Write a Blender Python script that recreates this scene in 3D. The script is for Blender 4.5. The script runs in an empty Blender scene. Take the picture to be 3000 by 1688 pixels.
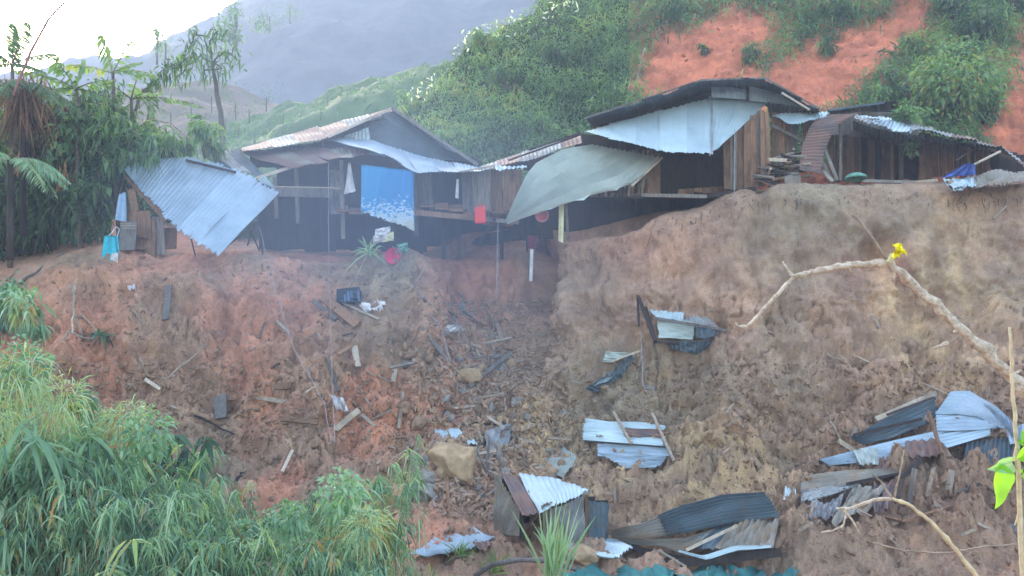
import bpy, math, random
import numpy as np
from mathutils import Vector, Matrix
from mathutils.bvhtree import BVHTree
random.seed(7); rng = np.random.default_rng(7)
SC = bpy.context.scene; COL = SC.collection
R = math.radians

# ------------------------------------------------------------------ camera
cam = bpy.data.cameras.new('camera'); cam.lens = 30.0; cam.sensor_width = 36.0
cam.clip_start = 0.1; cam.clip_end = 3000
camo = bpy.data.objects.new('camera', cam); COL.objects.link(camo)
camo.location = (0, 0, 0); camo.rotation_euler = (R(90), 0, 0)
SC.camera = camo
F = 2500.0
def P(px, py, Y): return Vector(((px-1500)/F*Y, Y, -(py-844)/F*Y))

# ------------------------------------------------------------------ light
SUN_AZ = R(-24)       # left of the view direction
SUN_EL = R(20)
w = bpy.data.worlds.new('World'); SC.world = w; w.use_nodes = True
nt = w.node_tree; bg = nt.nodes['Background']
sky = nt.nodes.new('ShaderNodeTexSky'); sky.sky_type = 'NISHITA'; sky.sun_disc = False
sky.sun_elevation = SUN_EL; sky.sun_rotation = SUN_AZ; sky.dust_density = 4.5; sky.air_density = 1.4; sky.ozone_density = 0.7
nt.links.new(sky.outputs[0], bg.inputs[0]); bg.inputs[1].default_value = 0.15
sl = bpy.data.lights.new('sun', 'SUN'); sl.energy = 1.9; sl.angle = R(10); sl.color = (1, .88, .74)
so = bpy.data.objects.new('sun', sl); COL.objects.link(so)
sd = Vector((math.sin(SUN_AZ)*math.cos(SUN_EL), math.cos(SUN_AZ)*math.cos(SUN_EL), math.sin(SUN_EL)))
so.rotation_euler = sd.to_track_quat('Z', 'Y').to_euler()
so.location = sd*50
SC.view_settings.view_transform = 'Standard'; SC.view_settings.look = 'None'
SC.view_settings.exposure = 2.82; SC.view_settings.gamma = 1.0
SC.render.engine = 'CYCLES'
cy = SC.cycles; cy.use_denoising = True; cy.max_bounces = 6; cy.diffuse_bounces = 4; cy.volume_bounces = 1
cy.transparent_max_bounces = 6; cy.use_adaptive_sampling = True; cy.adaptive_threshold = 0.012
cy.sample_clamp_indirect = 6.0

# ------------------------------------------------------------------ helpers
def tag(o, label=None, cat=None, group=None, kind=None):
    if label: o['label'] = label
    if cat: o['category'] = cat
    if group: o['group'] = group
    if kind: o['kind'] = kind
    return o
def thing(name, label, cat, loc, group=None):
    o = bpy.data.objects.new(name, None); COL.objects.link(o); o.location = loc
    o.empty_display_size = .2
    return tag(o, label, cat, group)
ORG = {}
def mk(name, V, Fc, mat, parent=None, smooth=False, center=True, attrs=None):
    V = np.asarray([tuple(v) for v in V] if not isinstance(V, np.ndarray) else V, dtype=np.float64)
    if parent is not None:
        org = ORG.get(parent.name, np.array(parent.location)); loc = None
    else:
        org = np.array([(V[:,0].min()+V[:,0].max())/2, (V[:,1].min()+V[:,1].max())/2, V[:,2].min()]) if center else np.zeros(3)
    me = bpy.data.meshes.new(name)
    Vl = V - org
    if isinstance(Fc, np.ndarray):
        n, k = Fc.shape
        me.vertices.add(len(V)); me.vertices.foreach_set('co', Vl.astype(np.float32).ravel())
        me.loops.add(n*k); me.loops.foreach_set('vertex_index', Fc.astype(np.int32).ravel())
        me.polygons.add(n); me.polygons.foreach_set('loop_start', (np.arange(n)*k).astype(np.int32))
        me.polygons.foreach_set('loop_total', np.full(n, k, np.int32))
        me.update(calc_edges=True)
    else:
        me.from_pydata(Vl.tolist(), [], Fc)
    if smooth: me.polygons.foreach_set('use_smooth', np.ones(len(me.polygons), bool))
    if attrs:
        for an, (ty, dat) in attrs.items():
            a = me.attributes.new(an, ty, 'POINT')
            a.data.foreach_set('color' if ty == 'FLOAT_COLOR' else 'value', np.asarray(dat, np.float32).ravel())
    me.materials.append(mat)
    o = bpy.data.objects.new(name, me); COL.objects.link(o)
    if parent is not None:
        o.parent = parent; ORG[o.name] = org
    else:
        o.location = org; ORG[o.name] = org
    return o

class G:
    """collects geometry"""
    def __init__(s): s.v = []; s.f = []
    def add(s, vs, fs):
        n = len(s.v); s.v += [tuple(v) for v in vs]; s.f += [tuple(i+n for i in f) for f in fs]; return s
    def board(s, a, b, width, thick, face=(0, -1, 0), w2=None, jag=0.0):
        """plank from a to b; its broad side looks along 'face'"""
        a = Vector(a); b = Vector(b); d = (b-a).normalized(); f = Vector(face)
        side = d.cross(f)
        if side.length < 1e-4: side = d.cross(Vector((0, 0, 1)))
        side.normalize(); n = side.cross(d).normalized()
        w2 = width if w2 is None else w2
        vs = []
        for p, ww in ((a, width), (b, w2)):
            j = [random.uniform(-jag, jag) for _ in range(4)]
            vs += [p-side*ww/2-n*thick/2+d*j[0], p+side*ww/2-n*thick/2+d*j[1], p+side*ww/2+n*thick/2+d*j[1], p-side*ww/2+n*thick/2+d*j[0]]
        return s.add(vs, [(0, 1, 2, 3), (7, 6, 5, 4), (0, 4, 5, 1), (1, 5, 6, 2), (2, 6, 7, 3), (3, 7, 4, 0)])
    def tube(s, pts, rad, n=6, cap=True):
        pts = [Vector(p) for p in pts]
        if not hasattr(rad, '__len__'): rad = [rad]*len(pts)
        vs = []; m = len(pts)
        prev = None
        for i, p in enumerate(pts):
            t = (pts[min(i+1, m-1)]-pts[max(i-1, 0)]).normalized()
            if prev is None:
                u = t.cross(Vector((0, 0, 1)))
                if u.length < .1: u = t.cross(Vector((1, 0, 0)))
            else: u = prev - t*prev.dot(t)
            u.normalize(); prev = u; v = t.cross(u)
            for k in range(n):
                a = 2*math.pi*k/n
                vs.append(p+(u*math.cos(a)+v*math.sin(a))*rad[i])
        fs = [(i*n+k, i*n+(k+1) % n, (i+1)*n+(k+1) % n, (i+1)*n+k) for i in range(m-1) for k in range(n)]
        if cap: fs += [tuple(range(n))[::-1], tuple((m-1)*n+k for k in range(n))]
        return s.add(vs, fs)
    def build(s, name, mat, parent=None, smooth=False): return mk(name, s.v, s.f, mat, parent, smooth)

def jitter_path(pts, sub, amp):
    out = []
    for i in range(len(pts)-1):
        a, b = Vector(pts[i]), Vector(pts[i+1])
        for k in range(sub):
            p = a.lerp(b, k/sub)
            if out: p = p+Vector([random.uniform(-amp, amp) for _ in range(3)])
            out.append(p)
    out.append(Vector(pts[-1])); return out

# ---- numpy gradient noise
_perm = rng.permutation(256); _perm = np.concatenate([_perm, _perm, _perm])
_gr = rng.normal(size=(256, 3)); _gr /= np.linalg.norm(_gr, axis=1)[:, None]
def pn(x, y, z):
    xi = np.floor(x).astype(int); yi = np.floor(y).astype(int); zi = np.floor(z).astype(int)
    xf = x-xi; yf = y-yi; zf = z-zi; xi &= 255; yi &= 255; zi &= 255
    u = xf*xf*xf*(xf*(xf*6-15)+10); v = yf*yf*yf*(yf*(yf*6-15)+10); ww = zf*zf*zf*(zf*(zf*6-15)+10)
    def g(dx, dy, dz):
        h = _gr[_perm[_perm[_perm[(xi+dx) & 255]+((yi+dy) & 255)]+((zi+dz) & 255)]]
        return h[..., 0]*(xf-dx)+h[..., 1]*(yf-dy)+h[..., 2]*(zf-dz)
    l = lambda a, b, t: a+(b-a)*t
    return l(l(l(g(0,0,0), g(1,0,0), u), l(g(0,1,0), g(1,1,0), u), v), l(l(g(0,0,1), g(1,0,1), u), l(g(0,1,1), g(1,1,1), u), v), ww)*1.5
def fbm(x, y, z, o=4, gain=.5):
    a = 1; s = 0; f = 1
    for i in range(o):
        s = s+a*pn(x*f+i*17.3, y*f+i*5.1, z*f+i*9.7); a *= gain; f *= 2.03
    return s

# ------------------------------------------------------------------ materials
def newmat(name):
    m = bpy.data.materials.new(name); m.use_nodes = True
    n = m.node_tree.nodes; b = n['Principled BSDF']; return m, m.node_tree, n, b
def ramp(nt, stops, fac):
    r = nt.nodes.new('ShaderNodeValToRGB'); e = r.color_ramp.elements
    while len(e) < len(stops): e.new(.5)
    for i, (p, c) in enumerate(stops): e[i].position = p; e[i].color = (*c, 1)
    nt.links.new(fac, r.inputs[0]); return r.outputs[0]
def coords(nt, scale=(1, 1, 1), rand=True):
    tc = nt.nodes.new('ShaderNodeTexCoord'); mp = nt.nodes.new('ShaderNodeMapping'); mp.inputs['Scale'].default_value = scale
    nt.links.new(tc.outputs['Object'], mp.inputs[0])
    if rand:
        oi = nt.nodes.new('ShaderNodeObjectInfo'); mm = nt.nodes.new('ShaderNodeMath'); mm.operation = 'MULTIPLY'; mm.inputs[1].default_value = 37
        nt.links.new(oi.outputs['Random'], mm.inputs[0]); nt.links.new(mm.outputs[0], mp.inputs['Location'])
    return mp.outputs[0]
def noise(nt, vec, scale, detail=6, rough=.6, out='Fac'):
    t = nt.nodes.new('ShaderNodeTexNoise'); t.inputs['Scale'].default_value = scale; t.inputs['Detail'].default_value = detail
    t.inputs['Roughness'].default_value = rough; nt.links.new(vec, t.inputs['Vector']); return t.outputs[out]
def mix(nt, a, b, fac, mode='MIX'):
    m = nt.nodes.new('ShaderNodeMix'); m.data_type = 'RGBA'; m.blend_type = mode
    for i, s in ((6, a), (7, b)):
        if isinstance(s, tuple): m.inputs[i].default_value = (*s, 1)
        else: nt.links.new(s, m.inputs[i])
    if isinstance(fac, (int, float)): m.inputs[0].default_value = fac
    else: nt.links.new(fac, m.inputs[0])
    return m.outputs[2]
def bump(nt, h, b, strength=.5, dist=.02):
    n = nt.nodes.new('ShaderNodeBump'); n.inputs['Strength'].default_value = strength; n.inputs['Distance'].default_value = dist
    nt.links.new(h, n.inputs['Height']); nt.links.new(n.outputs[0], b.inputs['Normal'])

def mat_soil():
    m, nt, n, b = newmat('soil')
    at = n.new('ShaderNodeAttribute'); at.attribute_name = 'soil'
    tc = n.new('ShaderNodeTexCoord'); v = tc.outputs['Object']
    n1 = noise(nt, v, 1.2, 8, .65); n2 = noise(nt, v, 7, 6, .7); n3 = noise(nt, v, 28, 5, .7)
    c = mix(nt, at.outputs['Color'], ramp(nt, [(.3, (.68, .66, .68)), (.5, (1, 1, 1)), (.72, (1.25, 1.2, 1.12))], n1), 1, 'MULTIPLY')
    c = mix(nt, c, ramp(nt, [(.32, (.8, .78, .77)), (.5, (1, 1, 1)), (.7, (1.12, 1.1, 1.08))], n2), .85, 'MULTIPLY')
    c = mix(nt, c, ramp(nt, [(.33, (.55, .53, .52)), (.43, (1, 1, 1)), (.75, (1.22, 1.2, 1.17))], n3), .8, 'MULTIPLY')
    nt.links.new(c, b.inputs['Base Color']); b.inputs['Roughness'].default_value = .95; b.inputs['Specular IOR Level'].default_value = .15
    mm = n.new('ShaderNodeMath'); mm.operation = 'ADD'; nt.links.new(n2, mm.inputs[0]); nt.links.new(n3, mm.inputs[1])
    bump(nt, mm.outputs[0], b, .8, .045); return m
def mat_metal(name, base, dark, rust=.45, rustc=(.17, .07, .04), rough=.5, metal=.35, dirt=.5):
    m, nt, n, b = newmat(name); v = coords(nt)
    a = noise(nt, v, 1.3, 6, .6); c = mix(nt, base, dark, ramp(nt, [(.35, (0, 0, 0)), (.7, (1, 1, 1))], a))
    f = noise(nt, v, 9, 8, .7); c = mix(nt, c, dark, ramp(nt, [(.55, (0, 0, 0)), (.72, (dirt,)*3)], f))
    sp = noise(nt, v, 22, 3, .6); c = mix(nt, c, tuple(x*.35 for x in dark), ramp(nt, [(.66, (0, 0, 0)), (.72, (.9, .9, .9))], sp))
    r = noise(nt, v, 2.3, 8, .7); fr = ramp(nt, [(1-rust-.02, (0, 0, 0)), (1-rust+.12, (1, 1, 1))], r)
    c = mix(nt, c, rustc, fr)
    oi = n.new('ShaderNodeObjectInfo'); c = mix(nt, c, ramp(nt, [(0, (.86, .86, .87)), (1, (1.08, 1.07, 1.06))], oi.outputs['Random']), 1, 'MULTIPLY')
    nt.links.new(c, b.inputs['Base Color'])
    inv = ramp(nt, [(0, (metal,)*3), (1, (0, 0, 0))], fr); nt.links.new(inv, b.inputs['Metallic'])
    b.inputs['Roughness'].default_value = rough; bump(nt, f, b, .25, .01); return m
def mat_wood(name, c1, c2, grain=(14, 14, 1.2), var=.35, rough=.85):
    m, nt, n, b = newmat(name); v = coords(nt, grain)
    g = noise(nt, v, 2.0, 6, .65); c = ramp(nt, [(.28, c2), (.55, c1), (.8, tuple(min(1, x*1.35) for x in c1))], g)
    v2 = coords(nt); st = noise(nt, v2, 1.6, 5, .6); c = mix(nt, c, tuple(x*.45 for x in c2), ramp(nt, [(.5, (0, 0, 0)), (.75, (.8, .8, .8))], st))
    oi = n.new('ShaderNodeObjectInfo'); c = mix(nt, c, ramp(nt, [(0, (1-var, 1-var*.95, 1-var*.85)), (1, (1+var, 1+var*.95, 1+var*.85))], oi.outputs['Random']), 1, 'MULTIPLY')
    nt.links.new(c, b.inputs['Base Color']); b.inputs['Roughness'].default_value = rough; b.inputs['Specular IOR Level'].default_value = .2
    bump(nt, g, b, .4, .01); return m
def mat_plain(name, c1, c2, scale=4, rough=.8, bmp=.3, trans=0):
    m, nt, n, b = newmat(name); v = coords(nt); g = noise(nt, v, scale, 6, .65)
    c = ramp(nt, [(.3, c2), (.62, c1)], g); nt.links.new(c, b.inputs['Base Color']); b.inputs['Roughness'].default_value = rough
    b.inputs['Specular IOR Level'].default_value = .25
    if bmp: bump(nt, g, b, bmp, .03)
    return m
def mat_leaf(name, stops, trans=.45, rough=.5):
    m, nt, n, b = newmat(name); at = n.new('ShaderNodeAttribute'); at.attribute_name = 'tint'
    c = ramp(nt, stops, at.outputs['Fac']); nt.links.new(c, b.inputs['Base Color']); b.inputs['Roughness'].default_value = rough
    b.inputs['Specular IOR Level'].default_value = .35
    t = n.new('ShaderNodeBsdfTranslucent'); c2 = mix(nt, c, (1.3, 1.5, .7), 1, 'MULTIPLY'); nt.links.new(c2, t.inputs[0])
    ms = n.new('ShaderNodeMixShader'); ms.inputs[0].default_value = trans
    nt.links.new(b.outputs[0], ms.inputs[1]); nt.links.new(t.outputs[0], ms.inputs[2]); nt.links.new(ms.outputs[0], n['Material Output'].inputs[0]); return m

M = {}
M['soil'] = mat_soil()
M['zinc'] = mat_metal('zinc_blue', (.36, .44, .53), (.25, .32, .39), .30, dirt=.5)
M['slate'] = mat_metal('slate_sheet', (.13, .175, .21), (.08, .11, .14), .3, metal=.1, rough=.7)
M['pale'] = mat_metal('zinc_pale', (.47, .57, .62), (.36, .45, .50), .27, dirt=.35, rough=.6, metal=.2)
M['sage'] = mat_metal('zinc_sage', (.48, .53, .51), (.34, .385, .37), .33, (.20, .16, .10), metal=.2, rough=.62)
M['rust'] = mat_metal('rusty_iron', (.17, .13, .135), (.11, .08, .08), .58, (.20, .11, .09), metal=.1, rough=.75)
M['oldzinc'] = mat_metal('old_zinc', (.36, .38, .40), (.15, .15, .16), .46, (.18, .08, .05), rough=.6)
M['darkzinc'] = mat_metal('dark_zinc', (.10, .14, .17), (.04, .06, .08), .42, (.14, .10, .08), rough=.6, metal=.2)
M['muddy'] = mat_metal('muddy_iron', (.30, .28, .25), (.14, .12, .10), .52, (.22, .16, .11), rough=.8, metal=.05)
M['wood'] = mat_wood('brown_plank', (.24, .135, .085), (.10, .055, .04))
M['greywood'] = mat_wood('grey_plank', (.22, .19, .175), (.10, .085, .08))
M['lightwood'] = mat_wood('light_wood', (.40, .33, .27), (.24, .19, .15))
M['dark_shade_wood'] = mat_wood('dark_shade_timber', (.05, .037, .035), (.022, .018, .018))  # dark timber, also deepened to paint shade inside and under the huts
M['bark'] = mat_plain('bark', (.16, .13, .11), (.07, .06, .05), 12)
M['twig'] = mat_plain('pale_twig', (.66, .55, .45), (.30, .21, .15), 30, .8, .8)
M['stick'] = mat_plain('dry_stick', (.36, .28, .22), (.18, .13, .10), 15)
M['rock'] = mat_plain('rock_grey', (.30, .27, .25), (.14, .13, .125), 6, .9, .8)
M['tanrock'] = mat_plain('rock_tan', (.44, .30, .18), (.24, .16, .10), 5, .9, .8)
M['clod'] = mat_plain('soil_clod', (.30, .19, .13), (.16, .10, .07), 8, .95, .8)
# ------------------------------------------------------------------ terrain
# columns are vertical sections of the ground running away from the camera; every row is (Y, z) from (picture row, Y)
def zz(py, Y): return -(py-844)/F*Y
def col(px, rows):
    out = []
    for r in rows:
        out.append((r[1], r[2]) if r[0] == 'z' else (r[1], zz(r[0], r[1])))
    return px, out
near = [('z', -3, -1.55), ('z', 2.5, -1.9), ('z', 6, -3.9), ('z', 10, -5.3)]
COLS = [
 col(-1500, near+[(1700,13),(1450,15.5),(1250,18),(1050,20),(930,21.5),(800,23),(700,26),(600,28),(450,31),(300,34),(240,40),(330,52)]),
 col(0,     near+[(1700,13),(1450,15.5),(1250,18),(1050,20),(930,21.5),(820,23),(730,26),(650,28),(520,31),(420,34),(400,40),(480,52)]),
 col(300,   near+[(1700,13.5),(1460,16),(1220,19),(1040,21),(880,22.5),(735,24),(690,27),(640,29),(560,32),(480,36),(470,41),(520,52)]),
 col(700,   near+[(1700,14),(1480,17),(1250,19.6),(1060,21.4),(880,23.2),(745,25.0),(735,28),(690,31),(600,33),(560,35),(560,40),(600,52)]),
 col(1100,  near+[(1700,14.5),(1490,17.3),(1270,20),(1080,21.8),(920,23.4),(770,25.2),(750,28),(690,31),(560,34),(500,37),(490,41),(540,52)]),
 col(1230,  near+[(1700,15),(1490,17.6),(1290,20.3),(1100,22),(930,23.8),(775,25.6),(740,28.5),(640,31),(520,34),(370,38),(300,43),(360,55)]),
 col(1400,  near+[(1700,15),(1500,17.6),(1300,20.5),(1130,22.6),(960,24.8),(740,27.6),(660,29),(620,31),(480,34.5),(300,39),(130,46),(200,58)]),
 col(1560,  near+[(1700,15),(1500,17.6),(1310,20.6),(1160,22.6),(1000,24.8),(720,27.8),(640,29),(600,31),(450,35),(240,40),(40,48),(120,60)]),
 col(1660,  near+[(1700,15),(1510,17.6),(1330,20.3),(1180,22.2),(985,24.1),(705,25.8),(670,28.5),(610,31),(430,35),(200,40),(-60,49),(20,62)]),
 col(2000,  near+[(1700,15),(1500,17.4),(1370,19.8),(1180,21.4),(960,22.9),(625,24.6),(610,28),(565,30.5),(400,34),(120,39.5),(-180,48),(-100,62)]),
 col(2200,  near+[(1700,15),(1490,17.2),(1370,19.4),(1170,21),(930,22.6),(560,24.4),(560,28),(555,30),(380,33),(80,38.5),(-260,47),(-180,62)]),
 col(2600,  near+[(1700,14.6),(1490,16.6),(1350,18.6),(1150,20.4),(900,22.2),(548,23.5),(558,27.5),(560,29.2),(380,31.5),(90,36.5),(-330,45),(-260,62)]),
 col(3000,  near+[(1700,14),(1490,16),(1330,17.8),(1130,19.8),(880,21.6),(548,22.9),(560,27),(560,28.5),(370,31),(90,36),(-360,45),(-300,62)]),
 col(4600,  near+[(1700,13),(1490,15),(1330,17),(1130,19),(880,21),(500,23),(530,27),(540,28.5),(350,31),(90,36),(-360,45),(-300,62)]),
]
NSEG = [3, 6, 8, 14, 48, 46, 44, 42, 60, 22, 16, 26, 56, 40, 8]
def terrain():
    pxs = np.concatenate([np.linspace(-1500, -200, 60)[:-1], np.linspace(-200, 3200, 800), np.linspace(3200, 4600, 60)[1:]])
    cp = np.array([c[0] for c in COLS]); K = len(COLS[0][1])
    Yc = np.array([[r[0] for r in c[1]] for c in COLS]); Zc = np.array([[r[1] for r in c[1]] for c in COLS])
    # smooth interpolation across px
    def ip(tab):
        out = np.zeros((K, len(pxs)))
        for k in range(K):
            i = np.clip(np.searchsorted(cp, pxs)-1, 0, len(cp)-2); t = (pxs-cp[i])/(cp[i+1]-cp[i]); t = t*t*(3-2*t)*.6+t*.4
            out[k] = tab[i, k]*(1-t)+tab[i+1, k]*t
        return out
    Yk = ip(Yc); Zk = ip(Zc)
    rows = []; rowid = []
    for k in range(K-1):
        n = NSEG[k]
        for j in range(n):
            t = j/n; rowid.append(k+t)
            p0 = max(k-1, 0); p3 = min(k+2, K-1)
            def cr(T):
                m0 = (T[k+1]-T[p0])*.24; m1 = (T[p3]-T[k])*.24
                h = (2*t**3-3*t*t+1)*T[k]+(t**3-2*t*t+t)*m0+(-2*t**3+3*t*t)*T[k+1]+(t**3-t*t)*m1
                return h
            rows.append((cr(Yk), cr(Zk)))
    rows.append((Yk[-1], Zk[-1])); rowid.append(K-1)
    Y = np.array([r[0] for r in rows]); Z = np.array([r[1] for r in rows]); rid = np.array(rowid)[:, None]+0*Y
    X = (pxs[None, :]-1500)/F*np.maximum(Y, 4)
    V = np.stack([X, Y, Z], -1)
    du = np.gradient(V, axis=1); dv = np.gradient(V, axis=0); N = np.cross(du, dv); N /= np.linalg.norm(N, axis=-1)[..., None]+1e-9
    N *= np.where(N[..., 2:3] < -.2, -1, 1)
    PX = 1500+X/np.maximum(Y, .5)*F; PY = 844-Z/np.maximum(Y, .5)*F
    # roughness by zone
    terr = np.exp(-((rid-9.85)/.9)**4)          # the terrace the huts stand on
    near_ = np.clip((4-rid)/2, 0, 1)
    amp = 1-.85*terr; amp *= 1-.6*near_
    x, y, z = X, Y, Z
    big = fbm(x*.28, y*.28, z*.28, 3)*.75
    med = fbm(x*.95+7, y*.95, z*.55, 4, .45)*.30
    cliff = np.clip(1-np.abs(rid-7.9)/1.7, 0, 1)
    right = 1/(1+np.exp(-(PX-1500)/120))
    rill = np.minimum(np.abs(pn(x*.9, y*.4, z*.13+3))*1.6, .45)*.55*cliff+np.minimum(np.abs(pn(x*3.4+9, y*.7, z*.30)), .2)*.45*cliff
    sm = fbm(x*3.6, y*3.6, z*2.2, 4, .6)*.12*(1-.62*np.clip(1-np.abs(rid-8.1)/1.3, 0, 1)*(.4+.6*right))
    vor = np.abs(pn(x*2.1+3, y*2.1, z*3.3+2)); crk = np.where(vor < .06, 1-vor/.06, 0)*np.clip(fbm(x*.7+8, y*.7, z*.7, 2)*3+.5, 0, 1)*np.clip(2.4-np.abs(rid-6.6), 0, 1); plates = -crk*.13
    bottom = np.clip(1-np.abs(rid-5)/1.6, 0, 1)*(.35+.65*right)
    lump = np.maximum(fbm(x*1.6+5, y*1.6, z*1.6, 5, .62), -.15)*.55*bottom
    stp = fbm(x*1.1+40, y*1.1, z*1.5, 4, .6)*5; stp = (np.floor(stp)+np.clip((stp-np.floor(stp))*5-4, 0, 1))*.10*np.clip(1-np.abs(rid-6.6)/3, 0, 1)
    D = (big*.5+med*.4+rill*.5+sm+plates+lump+stp)*amp
    def blob(px, py, rx, ry, a, r0=0, r1=20, p=1.0):
        g = np.exp(-(((PX-px)/rx)**2+((PY-py)/ry)**2)**p); return a*g*((rid > r0) & (rid < r1))
    B = 0
    cl = (4.2, 9.6)
    for q in [(1585,760,26,150,-1.5), (1640,900,50,60,.3), (1180,860,80,110,.9), (1245,1000,80,70,.55), (1110,1000,50,90,.35),
              (2340,640,150,90,.25), (2230,620,26,110,-.35), (2560,740,60,40,-.75), (2640,800,80,60,.3), (2420,900,160,120,.35),
              (2330,1100,70,60,-.3), (2300,1150,60,50,.35), (1960,1120,260,130,-.35), (2150,1250,90,130,.5), (2750,700,120,150,.15),
              (1640,1200,90,110,-.3), (1490,960,130,190,-.5), (1430,1150,110,190,-.45), (1400,830,90,90,-.4), (640,1300,90,150,-.5), (740,930,60,50,.35),
              (900,1100,120,60,.25), (330,830,100,40,.4), (560,870,90,50,.35), (1780,860,70,200,.2), (2030,760,80,140,-.3), (2200,1000,60,160,.2),
              (2700,1010,60,140,-.35), (2900,900,60,160,.2), (2130,1400,160,60,.4), (2850,1560,150,60,.5), (2450,1600,200,40,.3)]:
        B = B+blob(*q, *cl)
    # hollow under the left hut
    B = B+blob(1050, 690, 330, 45, -1.2, 7.8, 9.6)+blob(1700, 640, 170, 40, -.9, 7.8, 9.6)
    V = V+N*(D+B)[..., None]
    X, Y, Z = V[..., 0], V[..., 1], V[..., 2]
    nr, nc = X.shape
    # ---- soil colour of the ground, with shade painted into notches and cracks
    def reg(px, py, rx, ry, p=1.0): return np.exp(-(((PX-px)/rx)**2+((PY-py)/ry)**2)**p)
    nz = fbm(x*.5+3, y*.5, z*.5, 4); nz2 = fbm(x*.35+30, y*.35, z*.2, 4); nz3 = fbm(x*1.7+3, y*1.7, z*.6, 4)
    tan = np.array([.42, .265, .19]); red = np.array([.54, .25, .165]); grey = np.array([.30, .235, .17]); org = np.array([.56, .175, .095]); och = np.array([.58, .41, .22]); green = np.array([.035, .055, .022])
    C = np.ones(X.shape+(3,))*tan
    def lay(C, c, a): a = np.clip(a, 0, 1)[..., None]; return C*(1-a)+c*a
    left = 1-right
    C = lay(C, red, left*(.72+nz*.7))
    C = lay(C, grey, left*np.clip(nz2*2.0-.1, 0, .6))
    C = lay(C, grey, reg(1120,880,110,160)*.9+reg(1180,800,60,100)*.6+reg(640,1330,110,130)*.9)
    C = lay(C, red, reg(1330,760,110,110)*.8+reg(1800,720,250,70)*.45+reg(2600,770,110,60)*.9+reg(800,980,200,130)*.5)
    C = lay(C, grey, reg(2400,640,190,150)*.75*(1+nz3)+reg(1900,1140,300,160,2)*(.85+nz3*.5)+reg(2330,1130,110,110)*.7+reg(1700,1250,160,130)*.6)
    C = lay(C, och, reg(2050,1400,320,130)*.85*(.8+nz3)+reg(2750,900,200,300)*.5*(.8+nz3)+reg(1540,1250,110,140)*1.0*(.8+nz3)+reg(2300,530,60,250)*0)
    C = lay(C, grey, right*np.clip(nz2*1.5-.1, 0, .45))
    C = lay(C, np.array([.30,.19,.13]), reg(2750,1530,500,190)*.7)
    hill = np.clip((rid-10.6)/.5, 0, 1)
    C = lay(C, org, hill*(PX > 1780)*(.95))
    C = lay(C, green, hill*(PX < 1840))
    C = C*(1+.25*nz3[..., None]*.8)
    stk = fbm(x*2.2+11, y*1.2, z*.25, 3); C = C*(1+.22*stk[..., None]*cliff[..., None])
    dk = .7*np.clip((fbm(x*4.5+1, y*4.5, z*7, 3)-.48)*5, 0, 1)*np.clip(1-np.abs(rid-6.5)/3, 0, 1); C = C*(1-.45*dk[..., None])*(1-.45*crk[..., None])  # shade of notches and cracks darkened into the soil colour
    C = C*(1+.35*(hill*fbm(x*.8+60, y*.8, z*1.6, 4))[..., None])
    C = np.clip(C, .015, .8); C4 = np.concatenate([C, np.ones(X.shape+(1,))], -1)
    idx = np.arange(nr*nc).reshape(nr, nc)
    f = np.stack([idx[:-1, :-1], idx[:-1, 1:], idx[1:, 1:], idx[1:, :-1]], -1).reshape(-1, 4)
    VV = V.reshape(-1, 3)
    o = mk('ground', VV, f, M['soil'], smooth=True, center=False, attrs={'soil': ('FLOAT_COLOR', C4.reshape(-1, 4))})
    tag(o, 'eroded earth bank, terrace and hillside of the landslide', kind='structure')
    return VV, f, (PX, PY, rid, C)
GV, GF, GI = terrain()
BVH = BVHTree.FromPolygons(GV.tolist(), GF.tolist())
def hit(px, py, off=0.0):
    d = Vector(((px-1500)/F, 1, -(py-844)/F)); r = BVH.ray_cast(d*8, d)
    if r[0] is None: return None, None
    n = r[1] if r[1].dot(d) < 0 else -r[1]
    return r[0]-d.normalized()*off, n
def S(px, py, off=.08):
    p, n = hit(px, py, off)
    return p if p is not None else P(px, py, 24)
def down(x, y, z0=30, zlim=-20):
    r = BVH.ray_cast(Vector((x, y, z0)), Vector((0, 0, -1))); return (r[0], r[1]) if r[0] is not None else (None, None)

# ------------------------------------------------------------------ far relief
def relief(name, skyline, depth_front, depth_back, base_py, mat, rough, cols=260, rowsn=90, label=None, seed=0, ext=None):
    """a hill mass standing at its real distance: foot at depth_front, crest at depth_back, then falling away behind"""
    sx = np.array([s[0] for s in skyline]); sy = np.array([s[1] for s in skyline])
    pxs = np.linspace(sx[0], sx[-1], cols); py = np.interp(pxs, sx, sy)
    crestz = (844-py)/F*depth_back; Xc = (pxs-1500)/F*depth_back
    basez = (844-base_py)/F*depth_front
    V = []
    for j in range(rowsn+1):
        t = j/rowsn*1.35
        if t <= 1: Y = depth_front+(depth_back-depth_front)*t; z = basez+(crestz-basez)*(t**.9)
        else: Y = depth_back+(depth_back-depth_front)*(t-1)*1.5; z = crestz-(t-1)*(crestz-basez)*1.2
        V.append(np.stack([Xc*(1-.12*(1-min(t, 1))), np.full_like(Xc, Y), z], -1))
    V = np.array(V); s = rough['s']
    d = fbm(V[..., 0]*s+seed, V[..., 1]*s, V[..., 2]*s, 5, .6)*rough['a']
    d2 = np.maximum(fbm(V[..., 0]*s*5+seed, V[..., 1]*s*5, V[..., 2]*s*5, 3, .6), 0)*rough['b']
    V[..., 2] += d*.6+d2; V[..., 1] -= d
    nr, nc = V.shape[:2]; idx = np.arange(nr*nc).reshape(nr, nc)
    f = np.stack([idx[:-1, :-1], idx[:-1, 1:], idx[1:, 1:], idx[1:, :-1]], -1).reshape(-1, 4)
    o = mk(name, V.reshape(-1, 3), f, mat, smooth=True, center=False); tag(o, label, kind='structure'); return V
M['forest'] = mat_plain('far_forest', (.075, .075, .075), (.035, .035, .045), .25, .9, .5)
M['meadow'] = mat_plain('far_meadow', (.11, .16, .07), (.06, .10, .05), .3, .9, .4)
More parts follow.
